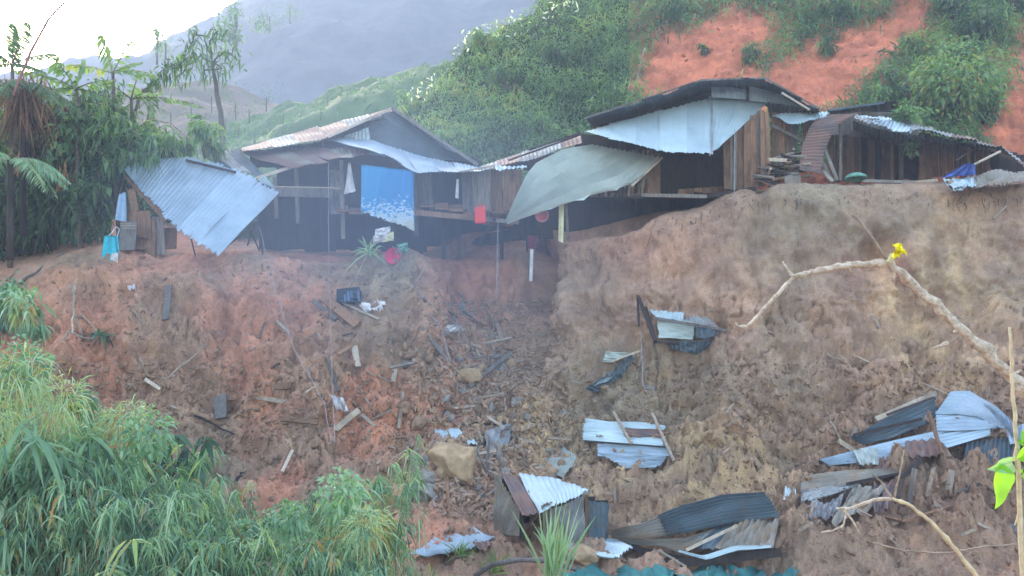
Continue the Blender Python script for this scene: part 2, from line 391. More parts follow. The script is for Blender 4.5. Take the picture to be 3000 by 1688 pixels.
M['fallow'] = mat_plain('far_fallow', (.20, .13, .10), (.09, .09, .06), .16, .9, .4)
FAR = relief('mountain', [(-2500,300),(-600,230),(200,210),(400,178),(470,150),(540,100),(600,60),(660,30),(720,0),(790,-40),(850,-90),(950,-140),(1300,-200),(2000,-260),(3200,-300),(5500,-200)],
       200, 320, 450, M['forest'], dict(s=.022, a=6, b=3), cols=340, rowsn=110, label='hazy forested mountainside far across the valley')
MIDL = relief('fallow_hill', [(-1500,330),(0,330),(300,300),(430,262),(520,250),(640,258),(760,290),(860,320),(1000,380),(1300,520)],
       85, 120, 450, M['fallow'], dict(s=.06, a=2.2, b=.8), cols=200, rowsn=60, label='dull reddish cleared hill beyond the huts', seed=5)
MIDR = relief('green_hill', [(350,520),(560,420),(700,370),(800,330),(900,290),(1000,255),(1120,215),(1250,190),(1500,160),(2000,120),(2600,100)],
       46, 70, 520, M['meadow'], dict(s=.07, a=1.6, b=.6), cols=200, rowsn=60, label='pale green grassy slope behind the left hut', seed=9)
# valley floor reaching out to the horizon, far below the slopes
g = G(); g.add([(-1500, -60, -14), (1500, -60, -14), (1500, 1400, -14), (-1500, 1400, -14)], [(0, 1, 2, 3)])
o = g.build('valley_floor', M['forest']); tag(o, 'wooded valley floor', kind='structure')
# haze
bb = G(); x0, x1, y0, y1, z0, z1 = -2200, 2600, -40, 900, -15, 270
bb.add([(x0,y0,z0),(x1,y0,z0),(x1,y1,z0),(x0,y1,z0),(x0,y0,z1),(x1,y0,z1),(x1,y1,z1),(x0,y1,z1)],
       [(0,3,2,1),(4,5,6,7),(0,1,5,4),(1,2,6,5),(2,3,7,6),(3,0,4,7)])
hm = bpy.data.materials.new('haze'); hm.use_nodes = True; hn = hm.node_tree; hn.nodes.clear()
ho = hn.nodes.new('ShaderNodeOutputMaterial'); pv = hn.nodes.new('ShaderNodeVolumePrincipled')
pv.inputs['Density'].default_value = .0020; pv.inputs['Color'].default_value = (.60, .74, 1, 1); pv.inputs['Anisotropy'].default_value = .2
hn.links.new(pv.outputs[0], ho.inputs['Volume'])
HAZE = bb.build('haze', hm); tag(HAZE, 'pale blue morning haze filling the valley', kind='stuff')

# bluish smoke hanging in front of the left hut, thinning out on every side
mm_ = bpy.data.materials.new('smoke'); mm_.use_nodes = True; mn = mm_.node_tree; mn.nodes.clear()
mo = mn.nodes.new('ShaderNodeOutputMaterial'); mv = mn.nodes.new('ShaderNodeVolumePrincipled'); tc = mn.nodes.new('ShaderNodeTexCoord')
mv.inputs['Color'].default_value = (.52, .68, 1, 1); mv.inputs['Anisotropy'].default_value = .1
gr = mn.nodes.new('ShaderNodeTexGradient'); gr.gradient_type = 'SPHERICAL'; mp = mn.nodes.new('ShaderNodeMapping'); mp.inputs['Location'].default_value = (-1, -1, -1); mp.inputs['Scale'].default_value = (2, 2, 2)
mn.links.new(tc.outputs['Generated'], mp.inputs[0]); mn.links.new(mp.outputs[0], gr.inputs[0])
pw = mn.nodes.new('ShaderNodeMath'); pw.operation = 'MULTIPLY'; mn.links.new(gr.outputs['Fac'], pw.inputs[0]); pw.inputs[1].default_value = .068; mn.links.new(pw.outputs[0], mv.inputs['Density'])
mn.links.new(mv.outputs[0], mo.inputs['Volume'])
import bmesh
bm = bmesh.new(); bmesh.ops.create_icosphere(bm, subdivisions=3, radius=1)
co = np.array([v.co[:] for v in bm.verts])*np.array([8.5, 4.5, 5.5])+np.array([-4.0, 23.0, 1.0]); fs = [[v.index for v in f.verts] for f in bm.faces]; bm.free()
SM = mk('smoke', co, fs, mm_, smooth=True); tag(SM, 'thin blue smoke drifting in front of the left hut', kind='stuff')
# ------------------------------------------------------------------ sheets and boards
def poly(pts): return [P(*p) if not isinstance(p, Vector) else p for p in pts]
def pl_eval(pts, t):
    L = [0]
    for a, b in zip(pts, pts[1:]): L.append(L[-1]+(b-a).length)
    s = max(0, min(1, t))*L[-1]
    for i in range(len(pts)-1):
        if s <= L[i+1]+1e-9: return pts[i].lerp(pts[i+1], (s-L[i])/max(1e-6, L[i+1]-L[i]))
    return pts[-1].copy()
def sheet(A, B, mat, parent=None, name='roof_sheet', u0=0., u1=1., v0=0., v1=1., pitch=.12, amp=.02, sag=0., dent=.03, nv=9, lift=0., jag=.02, thick=.012):
    """corrugated iron: ridges run from polyline A to polyline B; a closed skin with real thickness"""
    A = poly(A); B = poly(B)
    wid = max((pl_eval(A, u1)-pl_eval(A, u0)).length, (pl_eval(B, u1)-pl_eval(B, u0)).length)
    nw = max(3, int(wid/pitch)); nu = nw*4
    nrm = None; sd = random.uniform(0, 50); V = []; ej = [(random.uniform(-jag, jag), random.uniform(-jag, jag)) for _ in range(nu+1)]
    c0 = pl_eval(A, .5*(u0+u1)); c1 = pl_eval(B, .5*(u0+u1)); ax = (pl_eval(A, u1)+pl_eval(B, u1)-pl_eval(A, u0)-pl_eval(B, u0))
    nrm = ax.cross(c1-c0).normalized()
    if nrm.y > 0: nrm = -nrm
    if abs(nrm.y) < .05 and nrm.z < 0: nrm = -nrm
    for side in (0, 1):
        for i in range(nu+1):
            t = i/nu; u = u0+(u1-u0)*t; a = pl_eval(A, u); b = pl_eval(B, u)
            for j in range(nv+1):
                s = v0+(v1-v0)*j/nv
                if j == 0: s += ej[i][0]
                if j == nv: s += ej[i][1]
                p = a.lerp(b, s); h = amp*math.sin(2*math.pi*nw*t)+lift
                h += dent*(math.sin(sd+u*7+s*3)*math.cos(sd*1.7+s*5-u*2)+.5*math.sin(sd*.3+u*17+s*9))
                p = p+nrm*(h-side*thick)+Vector((0, 0, -sag*4*s*(1-s)))
                V.append(p)
    n1 = (nu+1)*(nv+1); q = lambda i, j, s=0: s*n1+i*(nv+1)+j
    Fs = [(q(i, j), q(i+1, j), q(i+1, j+1), q(i, j+1)) for i in range(nu) for j in range(nv)]
    Fs += [(q(i, j, 1), q(i, j+1, 1), q(i+1, j+1, 1), q(i+1, j, 1)) for i in range(nu) for j in range(nv)]
    for i in range(nu): Fs += [(q(i, 0), q(i, 0, 1), q(i+1, 0, 1), q(i+1, 0)), (q(i, nv), q(i+1, nv), q(i+1, nv, 1), q(i, nv, 1))]
    for j in range(nv): Fs += [(q(0, j), q(0, j+1), q(0, j+1, 1), q(0, j, 1)), (q(nu, j), q(nu, j, 1), q(nu, j+1, 1), q(nu, j+1))]
    return mk(name, V, Fs, mat, parent, smooth=False)
def ribbon(aa, bb, n, mat, parent=None, name='roof_sheet', nv=16, amp=.022, dent=.02, rag=0., thick=.012, toward=(0, -.8, .6)):
    """iron whose ridges run along its two long edges aa and bb"""
    aa = poly(aa); bb = poly(bb); nu = n*4; V = []; sd = random.uniform(0, 40); nn = Vector(toward).normalized()
    for side in (0, 1):
        for a in range(nu+1):
            for b in range(nv+1):
                s = b/nv; p = pl_eval(aa, s).lerp(pl_eval(bb, s), a/nu)
                p = p+nn*(amp*math.sin(2*math.pi*n*a/nu)+dent*math.sin(sd+s*7+a*.15)*math.cos(sd+s*3-a*.1)-side*thick)
                if a == nu and rag: p = p+Vector((0, 0, rag*(math.sin(s*31)+.7*math.sin(s*67)+.6*math.sin(s*113))))
                V.append(p)
    n1 = (nu+1)*(nv+1); q = lambda a, b, s=0: s*n1+a*(nv+1)+b
    Fs = [(q(a, b), q(a+1, b), q(a+1, b+1), q(a, b+1)) for a in range(nu) for b in range(nv)]+[(q(a, b, 1), q(a, b+1, 1), q(a+1, b+1, 1), q(a+1, b, 1)) for a in range(nu) for b in range(nv)]
    for b in range(nv): Fs += [(q(0, b), q(0, b+1), q(0, b+1, 1), q(0, b, 1)), (q(nu, b), q(nu, b, 1), q(nu, b+1, 1), q(nu, b+1))]
    for a in range(nu): Fs += [(q(a, 0), q(a, 0, 1), q(a+1, 0, 1), q(a+1, 0)), (q(a, nv), q(a+1, nv), q(a+1, nv, 1), q(a, nv, 1))]
    return mk(name, V, Fs, mat, parent)
def roof(parent, A, B, n, mats, **k):
    for i in range(n):
        m = mats[i % len(mats)] if isinstance(mats, (list, tuple)) else mats
        e = .04/n
        sheet(A, B, m, parent, u0=max(0, i/n-e), u1=min(1, (i+1)/n+e), lift=.012*(i % 2)+random.uniform(0, .012), v0=random.uniform(-.02, .02), v1=1+random.uniform(-.03, .03), **k)
def planks(parent, BLp, BRp, TRp, TLp, n, mat, name='plank', gap=.012, thick=.025, rag=.06, miss=()):
    BLp, BRp, TRp, TLp = poly([BLp, BRp, TRp, TLp])
    if mat is M['dark_shade_wood']: gap = -.03
    for i in range(n):
        if i in miss: continue
        t = (i+.5)/n; a = BLp.lerp(BRp, t); b = TLp.lerp(TRp, t); wd = (BRp-BLp).length/n; wt = (TRp-TLp).length/n
        a = a+Vector((0, random.uniform(-.02, .02), random.uniform(-rag, rag))); b = b+Vector((random.uniform(-.02, .02), random.uniform(-.02, .02), 0))
        g = G().board(a, b, wd-gap, thick, (0, -1, 0), wt-gap, .01)
        g.build(name, mat if not isinstance(mat, list) else random.choice(mat), parent)
def part(parent, name, a, b, wd, th, mat, face=(0, -1, 0)):
    a, b = poly([a, b]); return G().board(a, b, wd, th, face).build(name, mat, parent)
def pole(parent, name, pts, r, mat, n=6, sub=1, amp=0):
    pts = poly(pts)
    if sub > 1: pts = jitter_path(pts, sub, amp)
    return G().tube(pts, r, n).build(name, mat, parent, smooth=True)

# ================================================================== left hut
H = thing('wooden_hut', 'left hut with rusty gable roof hanging over the red earth slope, open floor underneath', 'hut', P(1060, 640, 26.5))
# back gable: thin rusty slope, sheeted gable end, right slope
roof(H, [(1148,316,29.5),(930,372,29),(705,436,28)], [(1150,330,27.6),(960,405,26.4),(715,446,25.8)], 6, [M['rust'], M['slate'], M['rust']], amp=.008)
planks(H, (735,490,27.5), (1010,490,27.5), (1010,404,27.5), (735,446,27.5), 12, M['dark_shade_wood'], rag=.01)  # dark boards paint the shade of the gap under the rusty slope
planks(H, (760,735,28.4), (1250,735,28.4), (1250,540,28.4), (760,540,28.4), 22, M['dark_shade_wood'])  # added dark skirt: paints shade into the hollow under the floor
planks(H, (1250,720,28.6), (1540,720,28.6), (1540,600,28.6), (1250,600,28.6), 14, M['dark_shade_wood'])  # right half of the added skirt, shade by colour
planks(H, (830,492,27.6), (1420,492,27.6), (1390,470,27.6), (830,428,27.6), 20, M['dark_shade_wood'])
sheet([(920,440,27.5),(950,408,27.5),(1148,322,27.5)], [(1260,470,27.5),(1330,470,27.5),(1405,478,27.5)], M['slate'], H, name='gable_sheet', amp=.005, dent=.04)
sheet([(1012,398,27.3),(1080,372,27.3)], [(1000,408,27.3),(1085,412,27.3)], M['pale'], H, name='patch_sheet', nv=3)
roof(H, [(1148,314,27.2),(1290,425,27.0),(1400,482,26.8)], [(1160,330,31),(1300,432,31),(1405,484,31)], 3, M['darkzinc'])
part(H, 'barge_board', (1150,318,27.1), (1400,484,26.8), .10, .03, M['greywood'])
part(H, 'barge_board', (1148,318,27.4), (960,402,26.3), .08, .03, M['lightwood'])
# lower roofs
roof(H, [(700,446,26.8),(820,436,26.9),(1095,432,26.9)], [(850,490,24.9),(950,474,24.9),(1072,452,25.1)], 6, [M['rust'], M['muddy'], M['rust']], sag=.03)
roof(H, [(945,402,27.2),(1085,410,27.0),(1240,458,26.9),(1405,494,26.9)], [(1075,436,25.1),(1120,452,25.0),(1225,507,24.9),(1408,503,25)], 6, [M['zinc']], sag=.02, amp=.014)
roof(H, [(560,436,27.2),(700,440,27.2)], [(640,486,25.6),(780,520,25.4)], 3, [M['darkzinc'], M['oldzinc']])
part(H, 'rafter', (752,522,25.2), (860,488,25.2), .09, .06, M['lightwood'])
# frame, posts and rails of the open room on the left
for px, y0, y1 in [(805,520,640),(868,495,655),(1000,470,700),(1215,505,690),(1258,505,640),(1370,505,640)]:
    part(H, 'post', (px+6,y1,25.9), (px,y0,25.9), .11, .10, M['greywood'])
part(H, 'rail', (806,562,25.8), (975,566,25.8), .28, .03, M['greywood'])
part(H, 'rail', (800,548,25.85), (1000,552,25.85), .06, .05, M['lightwood'])
planks(H, (812,640,29.4), (1220,640,29.4), (1220,440,29.4), (812,450,29.4), 14, M['dark_shade_wood'])
sheet([(966,498,26.2),(1002,498,26.2)], [(970,628,26.2),(1002,626,26.2)], M['oldzinc'], H, name='wall_sheet', nv=4)
# planked front on the right, door opening between
planks(H, (1212,612,26.1), (1268,612,26.1), (1262,500,26.1), (1212,504,26.1), 4, [M['greywood'], M['wood']])
planks(H, (1355,612,26.0), (1400,622,26.0), (1400,500,26.0), (1352,500,26.0), 3, [M['greywood'], M['lightwood']])
planks(H, (1400,650,25.9), (1522,655,25.9), (1532,498,25.9), (1400,498,25.9), 7, [M['wood'], M['greywood'], M['wood']], rag=.15)
planks(H, (1262,610,28.6), (1360,610,28.6), (1360,500,28.6), (1262,500,28.6), 5, M['dark_shade_wood'])  # dark backing puts the doorway's shade into its colour
# floor boards carried above the hollow
for i in range(13):
    px = 1000+i*42; y = 618+(8 if i % 2 else 0)+(-14 if 4 < i < 8 else 0)
    part(H, 'floor_board', (px,y,25.3), (px,y-18,29.0), .42, .05, M['wood'], face=(0, 0, 1))
part(H, 'floor_beam', (1205,622,25.25), (1400,640,25.2), .16, .10, M['wood'])
part(H, 'floor_beam', (1400,640,25.3), (1520,652,25.2), .12, .10, M['greywood'])
part(H, 'brace', (1450,640,25.2), (1405,716,25.8), .10, .08, M['dark_shade_wood'])
for px in (1235, 1300, 1345, 1470):
    part(H, 'stilt', (px,760,27.2), (px,630,26.9), .12, .12, M['dark_shade_wood'])
part(H, 'porch_board', (1352,503,24.95), (1450,486,24.9), .05, .05, M['lightwood'])

# ================================================================== fallen lean-to roof on the far left
LR = thing('collapsed_roof', 'big blue-grey corrugated roof slumped off its posts at the left end of the left hut', 'roof', P(600, 740, 24.2))
A = [(364,488,24.6),(430,470,25.2),(560,462,25.7),(640,480,25.6),(700,500,25.5),(760,530,25.3),(824,560,25.1)]
B = [(362,492,24.5),(400,545,24.2),(440,592,24.0),(485,640,23.8),(530,678,23.7),(585,716,23.6),(640,748,23.6)]
roof(LR, A, B, 6, [M['zinc']], pitch=.13, amp=.008, dent=.03, jag=.03, nv=12)
# corner beyond the ridge line
sheet([(755,528,24.9),(775,514,24.9)], [(828,566,24.6),(812,555,24.7)], M['pale'], LR, nv=4)
part(LR, 'rafter', (372,520,24.6), (488,648,24.0), .10, .07, M['wood'])
part(LR, 'rafter', (420,560,25.2), (492,640,24.5), .16, .04, M['wood'])
part(LR, 'purlin', (545,470,25.4), (690,505,25.3), .08, .06, M['dark_shade_wood'])
pole(LR, 'post', [(462,458,24.9),(458,482,24.9)], .05, M['lightwood'])
pole(LR, 'post', [(760,660,24.6),(690,700,24.2),(640,742,23.9)], .035, M['dark_shade_wood'])
for a, b in [((730,665,24.6),(760,735,25)), ((745,655,24.6),(725,720,24.8)), ((765,660,24.8),(770,760,25.3)), ((560,700,24),(575,760,24.3)), ((430,610,24.3),(425,700,24.4))]:
    pole(LR, 'stay', [a, b], .022, M['dark_shade_wood'])
# heap of cupboard boards standing under it
BX = thing('broken_cupboard', 'heap of broken brown boards standing under the collapsed blue-grey roof', 'cupboard', P(420, 760, 24.2))
for a, b, wd, m in [((405,755,24.1),(402,620,24.1),.45,'wood'), ((428,700,24.0),(424,618,24.0),.30,'wood'), ((440,770,24.0),(436,640,24.1),.34,'wood'), ((470,748,24.2),(462,636,24.2),.30,'greywood'),
                    ((395,620,24.2),(385,555,24.4),.22,'wood'), ((498,730,24.4),(500,668,24.5),.36,'wood'), ((376,765,24.2),(374,735,24.2),.34,'greywood')]:
    part(BX, 'board', a, b, wd, .04, M[m])
for y in (690, 725, 752): part(BX, 'shelf', (375,y,23.95), (425,y+4,23.9), .07, .25, M['wood'])

# ================================================================== middle hut
H2 = thing('wooden_house', 'tallest hut with pale zinc lower roof and brown plank wall at the cliff edge', 'house', P(1980, 575, 26))
# upper roof, seen from below
TL = [(1715,346,24.9),(1900,292,24.9),(2050,238,24.9)]
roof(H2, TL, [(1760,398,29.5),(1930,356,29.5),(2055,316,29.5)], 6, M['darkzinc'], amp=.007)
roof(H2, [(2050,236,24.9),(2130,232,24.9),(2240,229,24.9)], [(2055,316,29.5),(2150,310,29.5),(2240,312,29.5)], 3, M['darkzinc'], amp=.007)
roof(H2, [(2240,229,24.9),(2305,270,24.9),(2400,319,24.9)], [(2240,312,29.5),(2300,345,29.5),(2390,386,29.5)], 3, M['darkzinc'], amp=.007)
part(H2, 'barge_board', (1715,346,24.88), (2050,237,24.88), .05, .03, M['greywood'])
part(H2, 'barge_board', (2050,235,24.88), (2240,228,24.88), .05, .03, M['greywood'])
part(H2, 'barge_board', (2240,228,24.88), (2402,320,24.88), .05, .03, M['greywood'])
part(H2, 'barge_board', (2290,272,24.86), (2372,322,24.86), .06, .03, M['lightwood'])
sheet([(1745,372,26.3),(1900,335,26.3),(2080,290,26.3)], [(1745,386,26.2),(1900,350,26.2),(2082,302,26.2)], M['rust'], H2, name='flashing', nv=3)
planks(H2, (1760,400,27), (2090,330,27), (2090,262,27), (1760,360,27), 10, M['dark_shade_wood'])
planks(H2, (1680,480,26.9), (1935,480,26.9), (1935,405,26.9), (1690,392,26.9), 10, M['dark_shade_wood'], rag=.01)  # dark filler boards paint the shaded wedge above the awning
planks(H2, (1560,700,28.0), (2215,660,28.0), (2215,540,28.0), (1560,560,28.0), 26, M['dark_shade_wood'])  # added dark skirt painting the shade beneath this hut
# clerestory
sheet([(2083,248,25.9),(2186,262,25.9)], [(2085,285,25.9),(2190,292,25.9)], M['zinc'], H2, name='gable_panel', amp=.006, dent=.01, nv=3)
sheet([(2196,252,26.0),(2270,270,26.0),(2372,322,26.0)], [(2196,296,26.0),(2290,304,26.0),(2376,324,26.0)], M['pale'], H2, name='gable_panel', amp=.006, dent=.01, nv=3)
part(H2, 'gable_post', (2190,296,25.85), (2190,250,25.85), .06, .06, M['dark_shade_wood'])
# pale roof
roof(H2, [(2083,284,26.2),(1900,336,25.9),(1712,386,25.4)], [(2084,453,24.2),(1960,450,24.0),(1712,387,24.6)], 5, [M['pale']], amp=.004, pitch=.16, dent=.02)
roof(H2, [(2250,300,26.2),(2160,290,26.2),(2076,284,26.2)], [(2120,420,24.6),(2095,440,24.35),(2078,456,24.2)], 2, [M['pale']], amp=.004, pitch=.16, dent=.02)
part(H2, 'ridge_seam', (2085,286,26.1), (2086,452,24.15), .06, .02, M['oldzinc'])
# eave to the right of the pale roof, and walls
roof(H2, [(2250,298,25.2),(2330,312,25.2),(2400,322,25.2)], [(2250,345,28.5),(2330,358,28.5),(2400,366,28.5)], 2, M['darkzinc'])
planks(H2, (2120,560,25.6), (2238,545,25.4), (2240,318,25.4), (2120,400,25.6), 6, [M['wood'], M['wood'], M['greywood']])
planks(H2, (2228,548,25.3), (2262,540,25.3), (2252,330,25.3), (2228,322,25.3), 2, [M['wood']])
planks(H2, (2262,470,25.7), (2390,470,25.7), (2390,345,25.7), (2262,330,25.7), 7, [M['wood'], M['greywood']], miss=(4,))
part(H2, 'brace', (2262,368,25.5), (2352,414,25.5), .09, .05, M['greywood'])
part(H2, 'post', (2150,560,25.5), (2152,380,25.5), .05, .06, M['greywood'])
planks(H2, (1910,575,27.2), (2150,575,27.2), (2150,380,27.2), (1910,400,27.2), 11, M['dark_shade_wood'])  # recessed opening; its deep shadow is put into the dark planks
planks(H2, (1985,572,26.3), (2130,560,26.3), (2130,545,26.3), (1985,555,26.3), 6, M['wood'])
planks(H2, (1740,578,25.7), (1905,570,25.7), (1925,440,25.7), (1740,440,25.7), 17, [M['lightwood'], M['wood'], M['dark_shade_wood']], gap=.03)
planks(H2, (1895,574,25.6), (1935,574,25.6), (1935,450,25.6), (1895,450,25.6), 2, [M['wood']])
planks(H2, (1480,500,27.2), (1760,480,27.2), (1760,430,27.2), (1480,470,27.2), 10, M['dark_shade_wood'])
part(H2, 'floor_beam', (1880,572,25.3), (2070,576,25.1), .10, .12, M['greywood'])
part(H2, 'floor_beam', (2070,576,25.1), (2215,552,24.9), .12, .12, M['dark_shade_wood'])
for i in range(8):
    px = 1745+i*60
    part(H2, 'floor_board', (px,580-max(0,i-5)*6,25.35), (px,566-max(0,i-5)*6,28.8), .62, .05, M['dark_shade_wood'], face=(0, 0, 1))
# rusty strip roofs leading down to the left hut
roof(H2, [(1700,392,26.6),(1560,440,26.7),(1395,492,26.8)], [(1706,420,25.4),(1570,462,25.5),(1400,503,25.6)], 5, [M['rust'], M['slate'], M['darkzinc']], amp=.01)
sheet([(1450,488,25.5),(1540,486,25.5)], [(1455,497,25.2),(1545,490,25.2)], M['pale'], H2, nv=3)
part(H2, 'fascia', (1550,440,25.6), (1700,390,25.5), .05, .05, M['dark_shade_wood'])
# drooping sage sheet
D1 = thing('drooping_awning', 'grey-green corrugated awning sagging down to a point between the two largest huts', 'awning', P(1500, 650, 24.6))
Lf = [(1735,425,25.4),(1650,438,25.1),(1552,488,24.6),(1520,560,24.4),(1482,648,24.2)]
Rt = [(1938,462,25.2),(1838,549,24.7),(1760,560,24.5),(1620,606,24.2),(1486,652,24.1)]
Lf2 = poly(Lf); Rt2 = poly(Rt)
for i in range(5):
    u0, u1 = i/5-.01*(i > 0), (i+1)/5
    aa = [pl_eval(Lf2, s/8).lerp(pl_eval(Rt2, s/8), u0) for s in range(9)]; bb_ = [pl_eval(Lf2, s/8).lerp(pl_eval(Rt2, s/8), u1) for s in range(9)]
    ribbon(aa, bb_, 3, M['sage'], D1, nv=20, amp=.048, dent=.012, rag=.05 if i == 4 else 0, toward=(-.25, -.75, .6))
part(D1, 'batten', (1940,462,24.95), (1850,545,24.1), .07, .05, M['lightwood'])
pole(D1, 'batten', [(1700,395,25.3),(1490,470,25.6)], .03, M['dark_shade_wood'])

# ================================================================== right hut
H3 = thing('plank_hut', 'right hut with dark open front, black doorway and low roof by the bush', 'hut', P(2640, 525, 26))
roof(H3, [(2425,324,26.6),(2520,310,26.6),(2632,296,26.6)], [(2425,340,29),(2520,332,29),(2640,340,29)], 3, M['darkzinc'])
part(H3, 'barge_board', (2425,324,26.5), (2590,301,26.5), .06, .03, M['darkzinc'])
planks(H3, (2430,400,27), (2700,400,27), (2700,330,27), (2430,326,27), 9, [M['greywood']])
sheet([(2262,336,25.7),(2340,330,25.6),(2430,331,25.6)], [(2322,364,24.7),(2370,356,24.8),(2420,338,25.2)], M['pale'], H3, nv=5)
roof(H3, [(2510,338,26.4),(2600,352,26.4),(2735,376,26.4)], [(2500,346,24.2),(2610,384,24.1),(2728,387,24.0)], 4, [M['oldzinc'], M['zinc'], M['pale']], jag=.06, dent=.05)
sheet([(2510,340,25.2),(2610,346,25.2)], [(2530,346,24.9),(2612,352,24.9)], M['pale'], H3, nv=3)
roof(H3, [(2725,380,26.2),(2830,400,26.2),(3050,500,26.2)], [(2725,388,24.0),(2930,428,23.8),(3040,520,23.6)], 5, [M['oldzinc'], M['rust'], M['muddy']], dent=.04)
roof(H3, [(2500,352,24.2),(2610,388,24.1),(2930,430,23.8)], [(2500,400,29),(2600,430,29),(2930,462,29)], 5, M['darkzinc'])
planks(H3, (2425,535,27.6), (2618,535,27.6), (2618,372,27.6), (2425,340,27.6), 10, [M['wood'], M['dark_shade_wood'], M['wood']])
part(H3, 'post', (2462,528,25.4), (2462,362,25.4), .08, .08, M['greywood'])
part(H3, 'door_post', (2614,528,26.2), (2612,388,26.2), .06, .08, M['wood'])
part(H3, 'door_post', (2640,528,26.3), (2640,392,26.3), .12, .05, M['greywood'])
planks(H3, (2600,528,28.2), (2710,528,28.2), (2710,380,28.2), (2600,380,28.2), 5, M['dark_shade_wood'])  # dark boards behind the door paint its black shade
planks(H3, (2692,528,25.7), (2728,528,25.7), (2728,392,25.7), (2692,390,25.7), 2, [M['wood']])
planks(H3, (2728,520,25.9), (2900,520,25.9), (2900,432,25.9), (2728,396,25.9), 8, [M['wood'], M['lightwood'], M['wood']], gap=.02)
planks(H3, (2900,505,26.6), (3060,505,26.6), (3060,470,26.6), (2900,430,26.6), 6, [M['dark_shade_wood']])
for px, y0, y1 in [(2812,408,505),(2852,420,500)]: part(H3, 'post', (px-4,y1,25.2), (px,y0,25.0), .10 if px < 2830 else .05, .08, M['dark_shade_wood'])
part(H3, 'rafter', (2830,402,24.6), (3050,505,24.3), .06, .05, M['lightwood'])
part(H3, 'rafter', (2800,470,24.7), (2850,440,24.8), .04, .04, M['lightwood'])
part(H3, 'sill_beam', (2525,530,24.6), (2680,535,24.5), .09, .12, M['greywood'])
part(H3, 'sill_beam', (2680,535,24.6), (2745,528,24.5), .08, .12, M['lightwood'])
for a, b in [((2410,500,24.8),(2440,532,24.4)), ((2418,440,25.0),(2452,528,24.7)), ((2408,470,25.0),(2436,530,24.8))]:
    part(H3, 'leaning_board', a, b, .10, .03, M['lightwood'] if a[1] > 490 else M['greywood'])
# rusty sheet folded down
RS = sheet([(2400,338,25.3),(2372,372,24.9),(2350,430,24.7),(2342,498,24.5)], [(2512,332,25.3),(2450,368,24.9),(2415,440,24.7),(2405,506,24.5)], M['rust'], None, name='bent_iron_sheet', amp=.012, pitch=.11, nv=10, dent=.02)
tag(RS, 'rusty reddish iron sheet bent over the eave and hanging down beside the firewood', 'iron sheet')
# firewood and junk between middle and right hut
FW = thing('firewood_stack', 'jumbled stack of firewood and boards below the plank wall, left of the hanging rusty sheet', 'firewood', P(2290, 540, 25))
random.seed(21)
for i in range(46):
    px = random.uniform(2232, 2350); py = random.uniform(452, 540); Y = random.uniform(24.6, 25.3)
    if py < 480 and px < 2255: py += 40
    c = P(px, py, Y); d = Vector((random.uniform(-1, 1), random.uniform(-.6, .6), random.uniform(-.25, .25))).normalized()*random.uniform(.15, .42)
    G().tube([c-d, c+d], random.uniform(.025, .06), 5).build('log', random.choice([M['wood'], M['lightwood'], M['dark_shade_wood'], M['greywood']]), FW)
part(FW, 'split_board', (2252,468,24.6), (2305,470,24.6), .10, .05, M['lightwood'])
part(FW, 'crate_board', (2298,530,24.7), (2345,528,24.7), .34, .08, M['greywood'])
# ================================================================== hanging things, cloth, household debris
def cloth(name, corners, Y, mat, label, cat, nu=14, nv=16, fold=.05, nf=3, taper=None, thick=.012, rag=.0):
    """corners: TL, TR, BR, BL picture points; cloth with folds and real thickness"""
    c = [P(x, y, Y) for x, y in corners]; V = []; sd = random.uniform(0, 9)
    for side in (0, 1):
        for j in range(nv+1):
            t = j/nv; a = c[0].lerp(c[3], t); b = c[1].lerp(c[2], t)
            for i in range(nu+1):
                u = i/nu; p = a.lerp(b, u)
                if taper: p = p.lerp(a.lerp(b, .5), taper*(1-t))
                d = fold*(math.sin(u*nf*6.28+sd+t*1.5)*(.3+t)+.4*math.sin(u*nf*14+t*4+sd))
                p = p+Vector((0, -d-side*thick, 0))
                if j == nv and rag: p.z += random.uniform(-rag, rag)
                V.append(p)
    n1 = (nu+1)*(nv+1); q = lambda i, j, s=0: s*n1+j*(nu+1)+i
    Fs = [(q(i, j), q(i+1, j), q(i+1, j+1), q(i, j+1)) for j in range(nv) for i in range(nu)]+[(q(i, j, 1), q(i, j+1, 1), q(i+1, j+1, 1), q(i+1, j, 1)) for j in range(nv) for i in range(nu)]
    for i in range(nu): Fs += [(q(i, 0), q(i+1, 0), q(i+1, 0, 1), q(i, 0, 1)), (q(i, nv), q(i, nv, 1), q(i+1, nv, 1), q(i+1, nv))]
    for j in range(nv): Fs += [(q(0, j), q(0, j, 1), q(0, j+1, 1), q(0, j+1)), (q(nu, j), q(nu, j+1), q(nu, j+1, 1), q(nu, j, 1))]
    o = mk(name, V, Fs, mat, smooth=True); return tag(o, label, cat)
def cmat(name, a, b, s=5): M[name] = mat_plain(name, a, b, s, .8, .2); return M[name]
cmat('turq', (.05,.55,.68), (.03,.36,.50)); cmat('paleblue', (.42,.55,.72), (.22,.34,.52)); cmat('redpl', (.75,.06,.07), (.55,.04,.05), 3)
cmat('whitecl', (.72,.70,.72), (.45,.42,.44)); cmat('tealcl', (.08,.50,.42), (.04,.28,.25)); cmat('pink', (.70,.22,.28), (.50,.42,.45), 3); cmat('hotpink', (.75,.06,.20), (.5,.05,.15))
cmat('bluetarp', (.08,.13,.42), (.04,.06,.20), 7); cmat('cream', (.72,.70,.42), (.5,.48,.3)); cmat('greenbag', (.16,.36,.28), (.08,.2,.17), 9); cmat('tealtarp', (.05,.22,.21), (.03,.10,.11), 3)
cmat('blackpl', (.03,.035,.05), (.012,.015,.02)); cmat('maroon', (.16,.03,.07), (.06,.02,.04)); cmat('straw', (.40,.31,.22), (.2,.15,.1), 18); cmat('wire', (.35,.33,.36), (.2,.19,.2)); cmat('yellowfl', (.85,.75,.02), (.65,.55,.02), 8)
